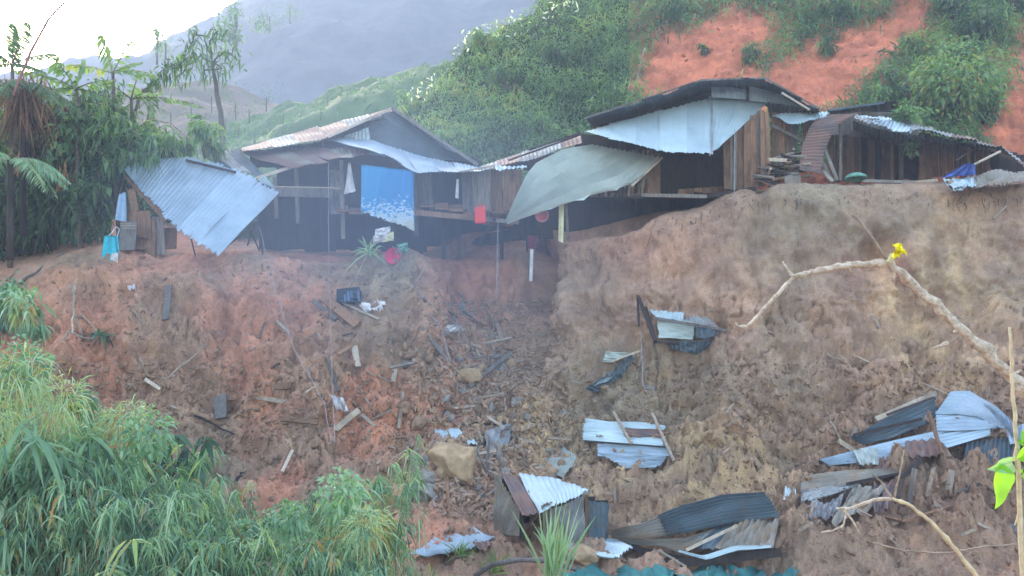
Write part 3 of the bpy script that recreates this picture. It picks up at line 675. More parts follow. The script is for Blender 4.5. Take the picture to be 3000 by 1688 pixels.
cmat('denim', (.10,.16,.26), (.04,.07,.13), 9)
# printed banner: blue above, frayed white print below, sandy hem
def mat_banner():
    m, nt, n, b = newmat('banner'); tc = n.new('ShaderNodeTexCoord'); sp = n.new('ShaderNodeSeparateXYZ'); nt.links.new(tc.outputs['Generated'], sp.inputs[0])
    mp = n.new('ShaderNodeMapping'); mp.inputs['Scale'].default_value = (16, 1, 30); nt.links.new(tc.outputs['Generated'], mp.inputs[0])
    g = noise(nt, mp.outputs[0], 1.0, 8, .7)
    ad = n.new('ShaderNodeMath'); ad.operation = 'MULTIPLY_ADD'; nt.links.new(sp.outputs['Z'], ad.inputs[0]); ad.inputs[1].default_value = -.55; nt.links.new(g, ad.inputs[2])
    c = mix(nt, ramp(nt, [(.0, (.002,.23,.50)), (1, (.002,.18,.46))], sp.outputs['X']), (.55,.68,.78), ramp(nt, [(.29, (0, 0, 0)), (.36, (.85, .85, .85))], ad.outputs[0]))
    c = mix(nt, c, (.45,.42,.34), ramp(nt, [(.40, (0, 0, 0)), (.46, (1, 1, 1))], ad.outputs[0]))
    nt.links.new(c, b.inputs['Base Color']); b.inputs['Roughness'].default_value = .6; M['banner'] = m
mat_banner()
cloth('banner', [(1058,482),(1212,500),(1213,672),(1056,618)], 25.0, M['banner'], 'bright blue printed sheet with white and sandy pattern hung on the front of the left hut', 'banner', 24, 24, .07, 2, rag=.06)
cloth('towel', [(345,572),(372,560),(374,650),(340,645)], 23.9, M['paleblue'], 'pale blue checked cloth hanging left of the broken cupboard', 'cloth', 8, 14, .05, 2, taper=.3)
BG = thing('plastic_bag', 'bright turquoise bag hanging at the lower left corner of the broken cupboard', 'bag', P(322, 785, 23.6))
cloth_o = cloth('bag_body', [(312,692),(346,692),(353,785),(296,780)], 23.6, M['turq'], None, None, 10, 12, .09, 2, thick=.18); cloth_o.parent = BG; cloth_o.location = Vector(cloth_o.location)-BG.location
lining = cloth('lining', [(330,742),(347,740),(347,775),(322,768)], 23.35, M['whitecl'], None, None, 6, 6, .04, 2); lining.parent = BG; lining.location = Vector(lining.location)-BG.location
G().tube(jitter_path([P(318,692,23.6), P(340,664,23.8), P(350,672,23.8), P(344,692,23.6)], 3, .01), .015, 5).build('handle', M['whitecl'], BG)
sb = thing('sign_board', 'plain grey-brown rectangular board leaning on the broken cupboard above the turquoise bag', 'board', P(375, 733, 23.7))
part(sb, 'panel', (372,733,23.6), (378,650,23.75), .46, .03, M['greywood'])
for i in range(4): part(sb, 'batten', (352+i*2,655+i*5,23.55), (398,656+i*5,23.55), .015, .02, M['lightwood'])
cloth('white_cloth', [(1018,478),(1030,476),(1044,560),(1008,570)], 25.4, M['whitecl'], 'off-white pointed cloth hanging left of the blue sheet on the left hut', 'cloth', 8, 12, .05, 2, taper=.5)
cloth('hanging_strip', [(1337,525),(1344,525),(1344,582),(1334,580)], 25.6, M['whitecl'], 'thin white strip of cloth hanging in the doorway of the left hut', 'cloth', 3, 8, .02, 1)
rb = G(); c = [(1390,608),(1422,606),(1424,655),(1391,656)]
V = []
for k, Y in ((0, 25.1), (1, 24.85)):
    for i, (x, y) in enumerate(c): V.append(P(x, y, Y))
rb.add(V, [(0,1,2,3),(7,6,5,4),(0,4,5,1),(1,5,6,2),(2,6,7,3),(3,7,4,0)])
jc = rb.build('jerrycan_body', M['redpl'])
JC = thing('jerrycan', 'red plastic can hanging on the plank wall at the right end of the left hut', 'can', jc.location); jc.parent = JC; jc.location = (0, 0, 0)
bv = jc.modifiers.new('bevel', 'BEVEL'); bv.width = .05; bv.segments = 3
ORG[JC.name] = np.array(JC.location)
G().tube([P(1396,608,25), P(1398,600,25), P(1412,599,25), P(1415,607,25)], .015, 6).build('handle', M['redpl'], JC)
G().tube([P(1418,607,25), P(1418,602,25)], .025, 8).build('cap', M['redpl'], JC)
# basket
def bowl(name, ctr, r, depth, axis, mat, label, cat, parent=None, squash=1.0):
    ax = Vector(axis).normalized(); u = ax.cross(Vector((0, 0, 1)))
    if u.length < .1: u = Vector((1, 0, 0))
    u.normalize(); v = ax.cross(u); V = []; n = 20; m = 7
    for s in (1, .93):
        for j in range(m):
            a = j/(m-1)*math.pi/2; rr = r*math.cos(a)*s; dd = depth*math.sin(a)*s
            for k in range(n):
                t = 2*math.pi*k/n; V.append(ctr+(u*math.cos(t)*squash+v*math.sin(t))*rr-ax*dd)
    q = lambda s, j, k: s*m*n+j*n+k % n
    Fs = []
    for j in range(m-1):
        for k in range(n): Fs += [(q(0,j,k), q(0,j,k+1), q(0,j+1,k+1), q(0,j+1,k)), (q(1,j,k), q(1,j+1,k), q(1,j+1,k+1), q(1,j,k+1))]
    for k in range(n): Fs.append((q(0,0,k), q(1,0,k), q(1,0,k+1), q(0,0,k+1)))
    o = mk(name, V, Fs, mat, parent, smooth=True)
    if label: tag(o, label, cat)
    return o
bowl('basket', P(1588, 630, 24.6), .20, .28, (.1,-.9,.35), M['pink'], 'pink and pale basket hanging under the drooping grey-green awning', 'basket')
bowl('hat', P(1708, 472, 25.2), .001, .001, (0,-1,0), M['whitecl'], None, None) if False else None
pinkb = bowl('basin', P(1150, 750, 24.2), .24, .2, (-.3,-.9,.1), M['hotpink'], 'hot pink basin with a pale rim tangled in leaves below the blue sheet', 'basin')
rim = thing('scrap_heap', 'clump of torn pale packaging caught above the hot pink basin', 'scrap', P(1130, 700, 24.3))
random.seed(5)
def scrap(parent, name, ctr, r, mat, n=9):
    V = []; k = 8
    for i in range(k):
        for j in range(k):
            a = (i/(k-1)-.5)*2; b = (j/(k-1)-.5)*2
            V.append(Vector(ctr)+Vector((a*r, -random.uniform(0, r*.6)-r*.3*math.cos(a*2)*math.cos(b*2), b*r*.8+a*r*.2)))
    return mk(name, V, [(i*k+j, (i+1)*k+j, (i+1)*k+j+1, i*k+j+1) for i in range(k-1) for j in range(k-1)], mat, parent, smooth=False)
scrap(rim, 'paper', P(1122,686,24.3), .22, M['whitecl']); scrap(rim, 'paper', P(1138,695,24.3), .16, M['cream']); scrap(rim, 'paper', P(1178,728,24.3), .17, M['greenbag']); scrap(rim, 'paper', P(1108,700,24.35), .14, M['whitecl'])
cloth('teal_cloth', [(1166,790),(1180,796),(1222,818),(1180,815)], 24.0, M['tealcl'], 'teal green cloth snagged on the roots under the pink basin', 'cloth', 8, 8, .10, 2)
cloth('cream_strip', [(1638,582),(1654,582),(1650,712),(1636,706)], 24.9, M['cream'], 'long cream strip hanging down the shadow right of the drooping awning', 'cloth', 4, 14, .04, 1)
cloth('grey_strip', [(1655,585),(1662,585),(1668,700),(1660,702)], 24.95, M['greywood'], 'thin grey strip hanging beside the long cream strip', 'cloth', 3, 10, .03, 1)
cloth('dark_rag', [(1535,560),(1572,600),(1575,700),(1542,735)], 25.2, M['blackpl'], 'black rag hanging in the crevice under the pink basket', 'cloth', 8, 12, .12, 2, rag=.08)
cloth('maroon_rag', [(1545,690),(1578,690),(1572,730),(1548,728)], 24.9, M['maroon'], 'dark red rag hanging in the crevice below the black rag', 'cloth', 6, 8, .06, 2)
cloth('white_rag', [(1553,730),(1563,730),(1560,822),(1550,825)], 24.8, M['whitecl'], 'twisted white rag hanging lowest in the crevice between the huts', 'cloth', 4, 14, .05, 1)
cloth('striped_rag', [(1700,545),(1722,545),(1716,580),(1702,582)], 25.0, M['muddy'], 'brown rag hanging at the torn lower edge of the drooping awning', 'cloth', 4, 6, .04, 1)
T = cloth('blue_tarp', [(2828,478),(2850,480),(2856,512),(2762,520)], 23.0, M['bluetarp'], 'crumpled dark blue tarpaulin at the foot of the right hut', 'tarp', 14, 10, .12, 3)
G_ = bowl('green_bag', P(2508, 524, 24.2), .27, .17, (0,-.2,-1), M['greenbag'], 'squat pale green bundle on the ledge in front of the right hut', 'bundle', squash=1.15)
mt = sheet([(2762,528,23.0),(2870,512,23.2),(3030,496,23.4)], [(2792,560,22.3),(2870,548,22.3),(3030,528,22.3)], M['muddy'], None, 'muddy_sheet', amp=.015, dent=.08, jag=.08)
tag(mt, 'long mud-covered iron sheet lying on the cliff edge at the far right', 'iron sheet')
mt2 = sheet([(2764,526,22.9),(2850,520,23.0)], [(2795,556,22.2),(2860,545,22.2)], M['pale'], None, 'white_sheet', amp=.02, dent=.05, jag=.05, nv=5)
tag(mt2, 'pale grey crumpled end sheet under the dark blue tarpaulin', 'iron sheet')
pole(None, 'pole', [(2835,492,23.2),(2930,444,23.6)], .035, M['lightwood']); tag(bpy.context.scene.objects[-1] if False else [o for o in bpy.data.objects if o.name == 'pole'][0], 'pale pole slanting up from the dark blue tarpaulin to the right roof', 'pole')

# ---- sheets and wrecks lying on the slope
def plane_of(pts):
    """the plane that best follows the ground under the given picture points"""
    M_ = []; r_ = []
    for x, y in pts:
        p, _ = hit(x, y)
        if p is not None: M_.append((1, (x-1500)/1500, (y-844)/844)); r_.append(1/p.y)
    M_ = np.array(M_); r_ = np.array(r_)
    reg_ = np.eye(3)*1e-6; k = np.linalg.solve(M_.T@M_+reg_, M_.T@r_); return k
def onpl(k, x, y, off=0):
    Y = 1/(k[0]+k[1]*(x-1500)/1500+k[2]*(y-844)/844); return P(x, y, Y-off)
def lay_sheet(pxs, mat, label, off=.22, name='iron_sheet', cat='iron sheet', **k):
    pl = plane_of(pxs[0]+pxs[1]); o = sheet([onpl(pl, x, y, off) for x, y in pxs[0]], [onpl(pl, x, y, off) for x, y in pxs[1]], mat, None, name, **k); return tag(o, label, cat)
def group_sheets(name, label, cat, base, lst, off=.25, common=True):
    t = thing(name, label, cat, S(*base, 0)); allp = [q for A, B, m, kw in lst for q in A+B]; pc = plane_of(allp)
    for A, B, m, kw in lst:
        o_ = kw.pop('off', off); pl = pc if common else plane_of(A+B); rb = kw.pop('rib', 0)
        A_ = [onpl(pl, x, y, o_) for x, y in A]; B_ = [onpl(pl, x, y, o_) for x, y in B]
        if rb: ribbon(A_, B_, rb, M[m], t, **kw)
        else: sheet(A_, B_, M[m], t, kw.pop('name', 'roof_sheet'), **kw)
    t['pl0'], t['pl1'], t['pl2'] = float(pc[0]), float(pc[1]), float(pc[2]); return t
# wreck hanging on the cliff
W = thing('roof_wreck', 'torn piece of roof with dark timbers caught half way down the right cliff', 'wreck', S(1990, 1030, 0))
def off(pts, o): return [S(x, y, o) for x, y in pts]
sheet(off([(1925,912),(1930,990)], .5), off([(2035,945),(2030,995)], .55), M['sage'], W, nv=6)
sheet(off([(1905,908),(1985,914),(2005,915)], .35), off([(1925,935),(1990,940),(1998,945)], .6), M['pale'], W, nv=4)
sheet(off([(2000,930),(2045,926),(2080,935)], .3), off([(1990,945),(2050,955),(2110,965)], .55), M['oldzinc'], W, nv=4)
sheet(off([(2035,950),(2085,960),(2105,966)], .5), off([(2035,990),(2080,990),(2100,985)], .4), M['darkzinc'], W, nv=4)
sheet(off([(1955,998),(2040,1000),(2090,992)], .5), off([(1965,1020),(2040,1040),(2075,1020)], .2), M['darkzinc'], W, nv=4, name='fallen_sheet')
def wb(parent, name, a, b, wd, mat, o=.5, th=.05, ob=None):
    if 'pl0' in parent.keys():
        k_ = (parent['pl0'], parent['pl1'], parent['pl2']); return G().board(onpl(k_, *a, o+.06), onpl(k_, *b, (o if ob is None else ob)+.06), wd, th, (0, -1, .2)).build(name, M[mat], parent)
    A_, B_ = S(*a, o), S(*b, o if ob is None else ob); return G().board(A_, B_, wd, th, (0, -1, .2)).build(name, M[mat], parent)
wb(W, 'post', (1868,866), (1872,955), .06, 'dark_shade_wood'); wb(W, 'post', (1870,868), (1920,1000), .09, 'dark_shade_wood', .65); wb(W, 'beam', (1918,932), (2128,968), .07, 'greywood', .65)
wb(W, 'beam', (1890,900), (1922,1005), .10, 'dark_shade_wood', .45); wb(W, 'beam', (1925,1002), (1990,1006), .06, 'dark_shade_wood', .6)
W2 = group_sheets('bent_scrap', 'small bent black and grey roof scrap below left of the roof wreck', 'scrap', (1770, 1140),
   [([(1845,1035),(1800,1080)], [(1860,1050),(1815,1110)], 'darkzinc', {}), ([(1805,1080),(1712,1140)], [(1815,1105),(1750,1152)], 'darkzinc', {}), ([(1775,1030),(1765,1060)], [(1845,1035),(1800,1062)], 'sage', {}),
    ([(1760,1115),(1740,1130)], [(1800,1100),(1780,1118)], 'pale', dict(off=.35))], .25)
wb(W2, 'stick', (1790,1060), (1875,1028), .04, 'lightwood', .3)
# flat sheets right of the gully
F1 = group_sheets('fallen_roof', 'flat corrugated roof lying on the grey slope with two poles across it', 'roof', (1840, 1370),
   [([(1710,1228),(1708,1262)], [(1950,1246),(1945,1285)], 'pale', dict(amp=.024, pitch=.12)), ([(1708,1256),(1712,1290)], [(1945,1276),(1938,1310)], 'pale', dict(amp=.024, pitch=.12)), ([(1750,1298),(1752,1335)], [(1955,1308),(1962,1340)], 'zinc', dict(amp=.024, pitch=.12)),
    ([(1755,1330),(1830,1370)], [(1965,1335),(1920,1370)], 'zinc', dict(amp=.024, pitch=.12)), ([(1830,1252),(1830,1278)], [(1950,1262),(1945,1284)], 'rust', dict(off=.30, amp=.024, pitch=.12))], .22)
wb(F1, 'pole', (1798,1208), (1850,1300), .07, 'stick', .4); wb(F1, 'pole', (1910,1210), (1975,1352), .07, 'stick', .4); wb(F1, 'pole', (1600,1282), (1675,1288), .05, 'stick', .25); wb(F1, 'pole', (1712,1292), (1950,1310), .04, 'dark_shade_wood', .32)
lay_sheet(([(1652,1310),(1575,1368)], [(1690,1340),(1650,1400)]), M['sage'], 'small ribbed grey-green sheet on the rubble left of the flat fallen roof', amp=.024, pitch=.11)
lay_sheet(([(1275,1258),(1345,1258)], [(1280,1312),(1400,1300)]), M['pale'], 'small pale sheet resting on top of the tan boulder', off=.25)
lay_sheet(([(1420,1262),(1500,1240)], [(1430,1330),(1490,1300)]), M['oldzinc'], 'dull grey sheet sunk in rubble right of the tan boulder', off=.18)
lay_sheet(([(1195,1630),(1350,1528)], [(1300,1625),(1450,1575)]), M['zinc'], 'blue-grey sheet with a rusty corner lying low in front of the rubble, left of the collapsed shed', off=.35, pitch=.1)
lay_sheet(([(1385,1592),(1435,1566)], [(1420,1614),(1452,1578)]), M['rust'], 'small rusty sheet overlapping the corner of the blue-grey sheet', off=.40, pitch=.1)
lay_sheet(([(1655,1598),(1725,1568)], [(1800,1640),(1858,1598)]), M['pale'], 'pale ribbed sheet lying flat just right of the collapsed shed', off=.35, amp=.02)
# collapsed shed: small standing box of iron
SH = thing('collapsed_shed', 'small leaning shed of dark iron sheets under a blue-white tipped roof', 'shed', S(1620, 1590, 0))
Ys = S(1620, 1585, 0).y
def PS(x, y, d=0): return P(x, y, Ys+d)
sheet([PS(1468,1388,.9), PS(1525,1396,.9)], [PS(1530,1512,-.6), PS(1586,1500,-.6)], M['rust'], SH, amp=.018, pitch=.12, dent=.02)
sheet([PS(1520,1392,.9), PS(1640,1402,.9), PS(1725,1438,.4)], [PS(1580,1500,-.6), PS(1620,1482,-.65), PS(1718,1440,.2)], M['pale'], SH, pitch=.12, amp=.011, dent=.03)
sheet([PS(1450,1385,.8), PS(1530,1510,-.2)], [PS(1450,1565,.8), PS(1530,1570,-.2)], M['muddy'], SH, 'wall_sheet', dent=.03)
sheet([PS(1585,1500,-.5), PS(1640,1485,-.5), PS(1712,1448,.2)], [PS(1620,1600,-.3), PS(1660,1595,-.3), PS(1715,1580,.2)], M['oldzinc'], SH, 'wall_sheet', dent=.02)
sheet([PS(1715,1465,.3), PS(1785,1475,.6)], [PS(1720,1590,.3), PS(1782,1580,.6)], M['darkzinc'], SH, 'wall_sheet', dent=.02)
sheet([PS(1585,1480,-.55), PS(1618,1470,-.55)], [PS(1595,1590,-.4), PS(1622,1592,-.4)], M['muddy'], SH, 'wall_sheet', dent=.02, nv=4)
part(SH, 'post', PS(1722,1600,-.1), PS(1718,1450,-.1), .06, .05, M['wood']); part(SH, 'post', PS(1528,1580,-.3), PS(1528,1500,-.3), .08, .08, M['dark_shade_wood'])
planks(SH, PS(1460,1590,1.0), PS(1780,1590,1.0), PS(1780,1470,1.0), PS(1460,1400,1.0), 8, M['dark_shade_wood'])
# long folded black sheet
LB = group_sheets('folded_roof', 'long dark corrugated roof folded along the bottom of the slope right of the collapsed shed', 'roof', (2050, 1620),
   [([(1925,1512),(2000,1480),(2110,1452),(2240,1438)], [(1960,1570),(2040,1552),(2150,1530),(2287,1512)], 'darkzinc', dict(off=.62, rib=9, dent=.05, nv=20, amp=.028)),
    ([(1788,1553),(1860,1540),(1925,1514)], [(1795,1576),(1880,1580),(1962,1568)], 'muddy', dict(off=.55, rib=7, dent=.04, amp=.024)),
    ([(1795,1576),(1900,1582),(2000,1580),(2095,1545)], [(1850,1592),(1930,1602),(1990,1618),(2030,1610)], 'muddy', dict(off=.50, rib=6, dent=.06, amp=.02)),
    ([(2150,1532),(2285,1514)], [(2090,1612),(2265,1600)], 'muddy', dict(off=.55, amp=.025, dent=.05)),
    ([(1990,1612),(2060,1628),(2150,1600),(2262,1596)], [(1985,1618),(2072,1640),(2160,1612),(2260,1604)], 'pale', dict(off=.60, rib=2, amp=.01)),
    ([(2100,1535),(2175,1530)], [(2020,1600),(2090,1612)], 'slate', dict(off=.40))], .4)
wb(LB, 'beam', (1850,1606), (2010,1640), .10, 'dark_shade_wood', .30); wb(LB, 'beam', (1990,1650), (2290,1618), .16, 'dark_shade_wood', .25); wb(LB, 'beam', (1850,1600), (1960,1650), .12, 'dark_shade_wood', .28); wb(LB, 'strut', (2010,1612), (2160,1540), .05, 'lightwood', .66)  # the dark beams paint the shaded void beneath the folded roof
wb(LB, 'strut', (1930,1612), (2010,1660), .04, 'lightwood', .45)
# big right roof wreck
RR = group_sheets('roof_slab', 'large blue-grey slatted roof slab lying on the slope at the right edge', 'roof', (2750, 1350),
   [([(2785,1148),(2840,1146),(2900,1180),(2980,1245)], [(2738,1215),(2800,1212),(2870,1222),(2940,1255)], 'zinc', dict(off=.68, amp=.024, rib=8, dent=.04)),
    ([(2880,1182),(2985,1250)], [(2930,1235),(2990,1290)], 'zinc', dict(off=.75, amp=.03)),
    ([(2400,1346),(2560,1305),(2740,1262),(2900,1238)], [(2430,1362),(2600,1348),(2770,1314),(2900,1276)], 'zinc', dict(off=.55, amp=.024, rib=5)),
    ([(2740,1205),(2830,1190),(2960,1222)], [(2745,1262),(2850,1262),(2930,1252)], 'zinc', dict(off=.62, amp=.024, rib=6)),
    ([(2490,1282),(2600,1222),(2742,1152)], [(2530,1302),(2620,1282),(2742,1228)], 'darkzinc', dict(off=.4, amp=.03, rib=6)),
    ([(2650,1295),(2745,1285)], [(2660,1342),(2750,1330)], 'rust', dict(off=.75, amp=.03, pitch=.16)),
    ([(2500,1320),(2570,1310)], [(2520,1362),(2575,1355)], 'sage', dict(off=.72, amp=.024, pitch=.11)),
    ([(2560,1350),(2630,1335)], [(2550,1395),(2640,1380)], 'rust', dict(off=.5, dent=.06)),
    ([(2945,1250),(3030,1235)], [(2960,1300),(3030,1290)], 'zinc', dict(off=.6)),
    ([(2830,1300),(3000,1268)], [(2820,1375),(2990,1350)], 'darkzinc', dict(off=.42, pitch=.1, amp=.03))], .5)
wb(RR, 'rafter', (2565,1228), (2742,1152), .10, 'lightwood', .75); wb(RR, 'rafter', (2720,1205), (2760,1330), .07, 'wood', .95); wb(RR, 'rafter', (2600,1215), (2735,1165), .05, 'dark_shade_wood', .85)
wb(RR, 'purlin', (2500,1275), (2700,1228), .06, 'dark_shade_wood', .6); wb(RR, 'purlin', (2400,1352), (2490,1360), .12, 'dark_shade_wood', .35); wb(RR, 'rafter', (2760,1300), (2775,1375), .06, 'wood', .9)
LS = group_sheets('crumpled_sheets', 'pile of crumpled muddy sheets below the blue-grey roof slab, right of the long folded roof', 'scrap', (2450, 1520),
   [([(2350,1395),(2470,1378),(2620,1372)], [(2345,1440),(2480,1420),(2640,1388)], 'muddy', dict(off=.5, rib=5)), ([(2350,1436),(2480,1420),(2520,1412)], [(2348,1472),(2440,1448),(2510,1425)], 'oldzinc', dict(off=.55, rib=4)),
    ([(2350,1435),(2430,1430)], [(2345,1475),(2500,1425)], 'oldzinc', dict(off=.55)),
    ([(2300,1430),(2330,1430)], [(2295,1462),(2335,1460)], 'pale', dict(off=.5, nv=4)),
    ([(2345,1490),(2480,1445)], [(2360,1515),(2440,1518)], 'oldzinc', dict(off=.4, dent=.07)),
    ([(2500,1420),(2600,1425)], [(2435,1530),(2540,1500)], 'muddy', dict(off=.5, dent=.07)),
    ([(2560,1420),(2640,1400)], [(2560,1500),(2600,1500)], 'rust', dict(off=.4, dent=.07))], .45)
wb(LS, 'pipe', (2700,1345), (2640,1400), .10, 'dark_shade_wood', .7); wb(LS, 'pipe', (2650,1385), (2630,1460), .06, 'dark_shade_wood', .6); wb(LS, 'pipe', (2480,1418), (2635,1388), .05, 'dark_shade_wood', .6)
# teal tarp along the bottom edge
tt = G(); V = []; nu, nv = 40, 8; A = [S(x, 1660+8*math.sin(x*.02), .25) for x in np.linspace(1640, 2330, nu+1)]
for j in range(nv+1):
    for i in range(nu+1):
        p = A[i].copy(); t = j/nv; q_, _ = down(p.x, p.y-t*2.2); z = q_.z if q_ is not None else p.z-t
        V.append(Vector((p.x+.1*math.sin(j*2+i), p.y-t*2.2, z+.10+.05*math.sin(i*.5+j)+.035*math.sin(i*1.3+j*1.7))))
tt = mk('tarpaulin', V, [(j*(nu+1)+i, j*(nu+1)+i+1, (j+1)*(nu+1)+i+1, (j+1)*(nu+1)+i) for j in range(nv) for i in range(nu)], M['tealtarp'], smooth=True)
tt.modifiers.new('solid', 'SOLIDIFY').thickness = .02
tag(tt, 'teal green tarpaulin half buried along the bottom of the picture', 'tarp')

# ---- single boards and sticks on the slope: a, b (picture), width m, material, kind, label
ITEMS = [
 ((484,938),(496,838),.17,'greywood','plank','upright grey plank on the red slope below the collapsed blue-grey roof'),
 ((385,908),(430,958),.06,'stick','stick','short brown stick left of the upright grey plank'),
 ((372,1086),(470,1108),.08,'wood','plank','dark board lying level above the bottom left foliage'),
 ((470,1108),(545,1122),.04,'stick','stick','thin stick touching the right end of the dark level board'),
 ((462,1134),(594,1020),.07,'stick','pole','long brown pole slanting up right from the dark level board'),
 ((410,1048),(432,1098),.04,'lightwood','stick','pale thin stick standing above the dark level board'),
 ((426,1112),(470,1140),.09,'lightwood','plank','pale short plank below the dark level board'),
 ((620,1038),(800,885),.03,'stick','stick','thin crooked twig rising over the middle of the red slope'),
 ((568,1218),(686,1272),.06,'dark_shade_wood','pole','black stick above the grey slab of the lower red slope'),
 ((645,1160),(648,1225),.32,'greywood','board','wide grey brown board lying flat low on the red slope'),
 ((660,1168),(700,1166),.11,'wood','board','small dark board against the upper corner of the wide grey brown board'),
 ((800,1134),(852,1130),.16,'wood','board','flat reddish board right of centre on the red slope'),
 ((828,1380),(858,1318),.07,'lightwood','plank','pale short plank near the foliage at the foot of the red slope'),
 ((895,1150),(925,1128),.05,'lightwood','stick','small pale stick left of the hanging cable'),
 ((795,1080),(852,1048),.06,'dark_shade_wood','stick','dark stick half buried in the middle of the red slope'),
 ((915,880),(985,935),.10,'greywood','plank','upper grey plank of the pair beside the black crate'),
 ((945,868),(1048,952),.26,'wood','board','broad brown board under the white torn sheet'),
 ((985,880),(1110,935),.06,'lightwood','plank','narrow pale lath between black crate and white torn sheet'),
 ((990,1038),(1030,1012),.10,'wood','plank','short reddish plank forming a corner left of the upright stub'),
 ((1038,1016),(1050,1075),.16,'lightwood','plank','upright stub of pale plank next to the short reddish plank'),
 ((1095,985),(1145,1034),.06,'greywood','stick','grey lath on the slope below the white torn sheet'),
 ((1235,960),(1318,1062),.10,'greywood','beam','long grey beam leaning down toward the gully'),
 ((1140,1078),(1215,1062),.06,'greywood','plank','level grey lath propped left of the round boulder'),
 ((1205,1052),(1245,1070),.08,'lightwood','plank','pale forked board end above the upright board stub'),
 ((1158,1080),(1152,1118),.12,'lightwood','plank','short upright pale stub under the level grey lath'),
 ((1080,1092),(1150,1118),.05,'stick','stick','brown stick lying toward the short upright pale stub'),
 ((1375,1132),(1505,1026),.12,'greywood','beam','straight grey beam lying diagonally across the top of the gully'),
 ((1355,912),(1390,940),.08,'dark_shade_wood','plank','dark short plank in the rubble high in the gully'),
 ((1330,1196),(1440,1185),.06,'lightwood','plank','pale lath lying level in the middle of the gully'),
 ((1412,1228),(1450,1195),.06,'greywood','plank','short grey lath slanting below the pale level lath'),
 ((1280,1310),(1420,1285),.08,'greywood','pole','grey pole lying along the top of the tan boulder'),
 ((1415,1300),(1505,1240),.06,'greywood','pole','thin pole rising right from the tan boulder'),
 ((1235,1350),(1290,1312),.06,'wood','stick','reddish stick left of the tan boulder'),
 ((1060,1215),(1098,1248),.08,'lightwood','plank','pale plank piece behind the drooping bamboo tip'),
 ((1250,1495),(1280,1455),.05,'lightwood','stick','pale stick on the rubble left of the collapsed shed'),
 ((1455,1505),(1510,1550),.05,'lightwood','stick','pale stick crossing in front of the collapsed shed'),
 ((1420,1615),(1475,1568),.05,'lightwood','stick','bent pale stick right of the small rusty sheet'),
 ((1878,1030),(1882,1130),.05,'lightwood','pole','thin pale pole standing straight down below the roof wreck'),
 ((1890,1132),(1920,1138),.14,'greywood','board','small grey board at the foot of the thin pale pole'),
 ((690,1410),(710,1385),.07,'dark_shade_wood','stick','dark stub among the clods at the foot of the red slope'),
 ((925,1265),(918,1350),.05,'lightwood','stick','pale standing splinter left of the hanging cable near the foliage'),
 ((30,830),(130,735),.10,'stick','pole','lowest pole of the bundle beside the left thicket'),
 ((20,822),(135,722),.07,'wood','pole','reddish pole in the middle of the bundle beside the left thicket'),
 ((60,830),(190,740),.08,'greywood','pole','grey topmost pole of the bundle beside the left thicket'),
 ((110,830),(280,715),.06,'stick','pole','long brown pole below the turquoise bag reaching left'),
 ((205,655),(312,558),.08,'stick','pole','mossy pole slanting up in the left thicket'),
 ((228,690),(300,615),.04,'lightwood','pole','thin pale pole below the mossy slanting pole'),
 ((2500,1040),(2790,1160),.03,'lightwood','stick','long thin pale stick slanting to the peak of the blue-grey roof slab'),
 ((1220,770),(1180,840),.05,'lightwood','root','pale crooked root above the grey buttress'),
 ((1245,785),(1215,830),.04,'lightwood','root','smaller pale root beside the crooked one'),
 ((2910,640),(3010,540),.04,'lightwood','stick','thin pale stick slanting at the top right of the cliff'),
 ((1480,1240),(1380,1245),.06,'dark_shade_wood','plank','dark lath in rubble right above the thin rising pole'),
]
random.seed(33)
for a, b, wd, m, cat, lab in ITEMS:
    A_, B_ = S(*a, .10), S(*b, .10)
    if (A_-B_).length > 6 or abs(A_.y-B_.y) > 3: B_ = P(b[0], b[1], A_.y)
    g = G()
    if cat in ('stick', 'pole', 'root'):
        pts = jitter_path([A_, B_], 6, wd*.5); g.tube(pts, [wd*.5*(1-.4*i/6) for i in range(7)], 6)
    else: g.board(A_, B_, wd, max(.035, wd*.25), (0, -1, .5), wd*random.uniform(.8, 1.05), .03)
    o = g.build(cat, M[m] if m in M else M['wood']); tag(o, lab, cat)
# crate + white sheet
cr = thing('crate', 'black slatted crate lying on the slope beside a torn white sheet', 'crate', S(1020, 885, 0))
for i in range(7): wb(cr, 'slat', (990+i*10,852+(i%2)*2), (992+i*10,884), .07, 'denim', .30)
wb(cr, 'rim', (988,853), (1055,855), .05, 'blackpl', .36); wb(cr, 'rim', (988,884), (1055,886), .05, 'blackpl', .36)
b4 = G().board(S(1022,852,.1), S(1022,886,.1), .62, .3, (0, -1, .2)).build('bottom', M['blackpl'], cr)
lay_sheet(([(1048,890),(1130,884)], [(1070,914),(1122,905)]), M['whitecl'], 'torn white plastic sheet right of the black crate', off=.2, name='plastic_sheet', cat='sheet', amp=.01, dent=.08, jag=.15)
lay_sheet(([(968,1158),(1005,1165)], [(985,1200),(1022,1205)]), M['whitecl'], 'dirty white sack caught on the cable above the bamboo', off=.3, name='sack', cat='sack', amp=.02, dent=.12, jag=.1)
lay_sheet(([(1310,955),(1345,955)], [(1315,972),(1365,968)]), M['whitecl'], 'white scrap of paper high in the gully', off=.25, name='paper_scrap', cat='paper', amp=.02, dent=.06, jag=.2)
lay_sheet(([(372,838),(395,835)], [(378,850),(398,846)]), M['whitecl'], 'small white litter on the red slope under the broken cupboard', off=.15, name='paper_scrap', cat='paper', amp=.02, dent=.04, jag=.2, nv=4)
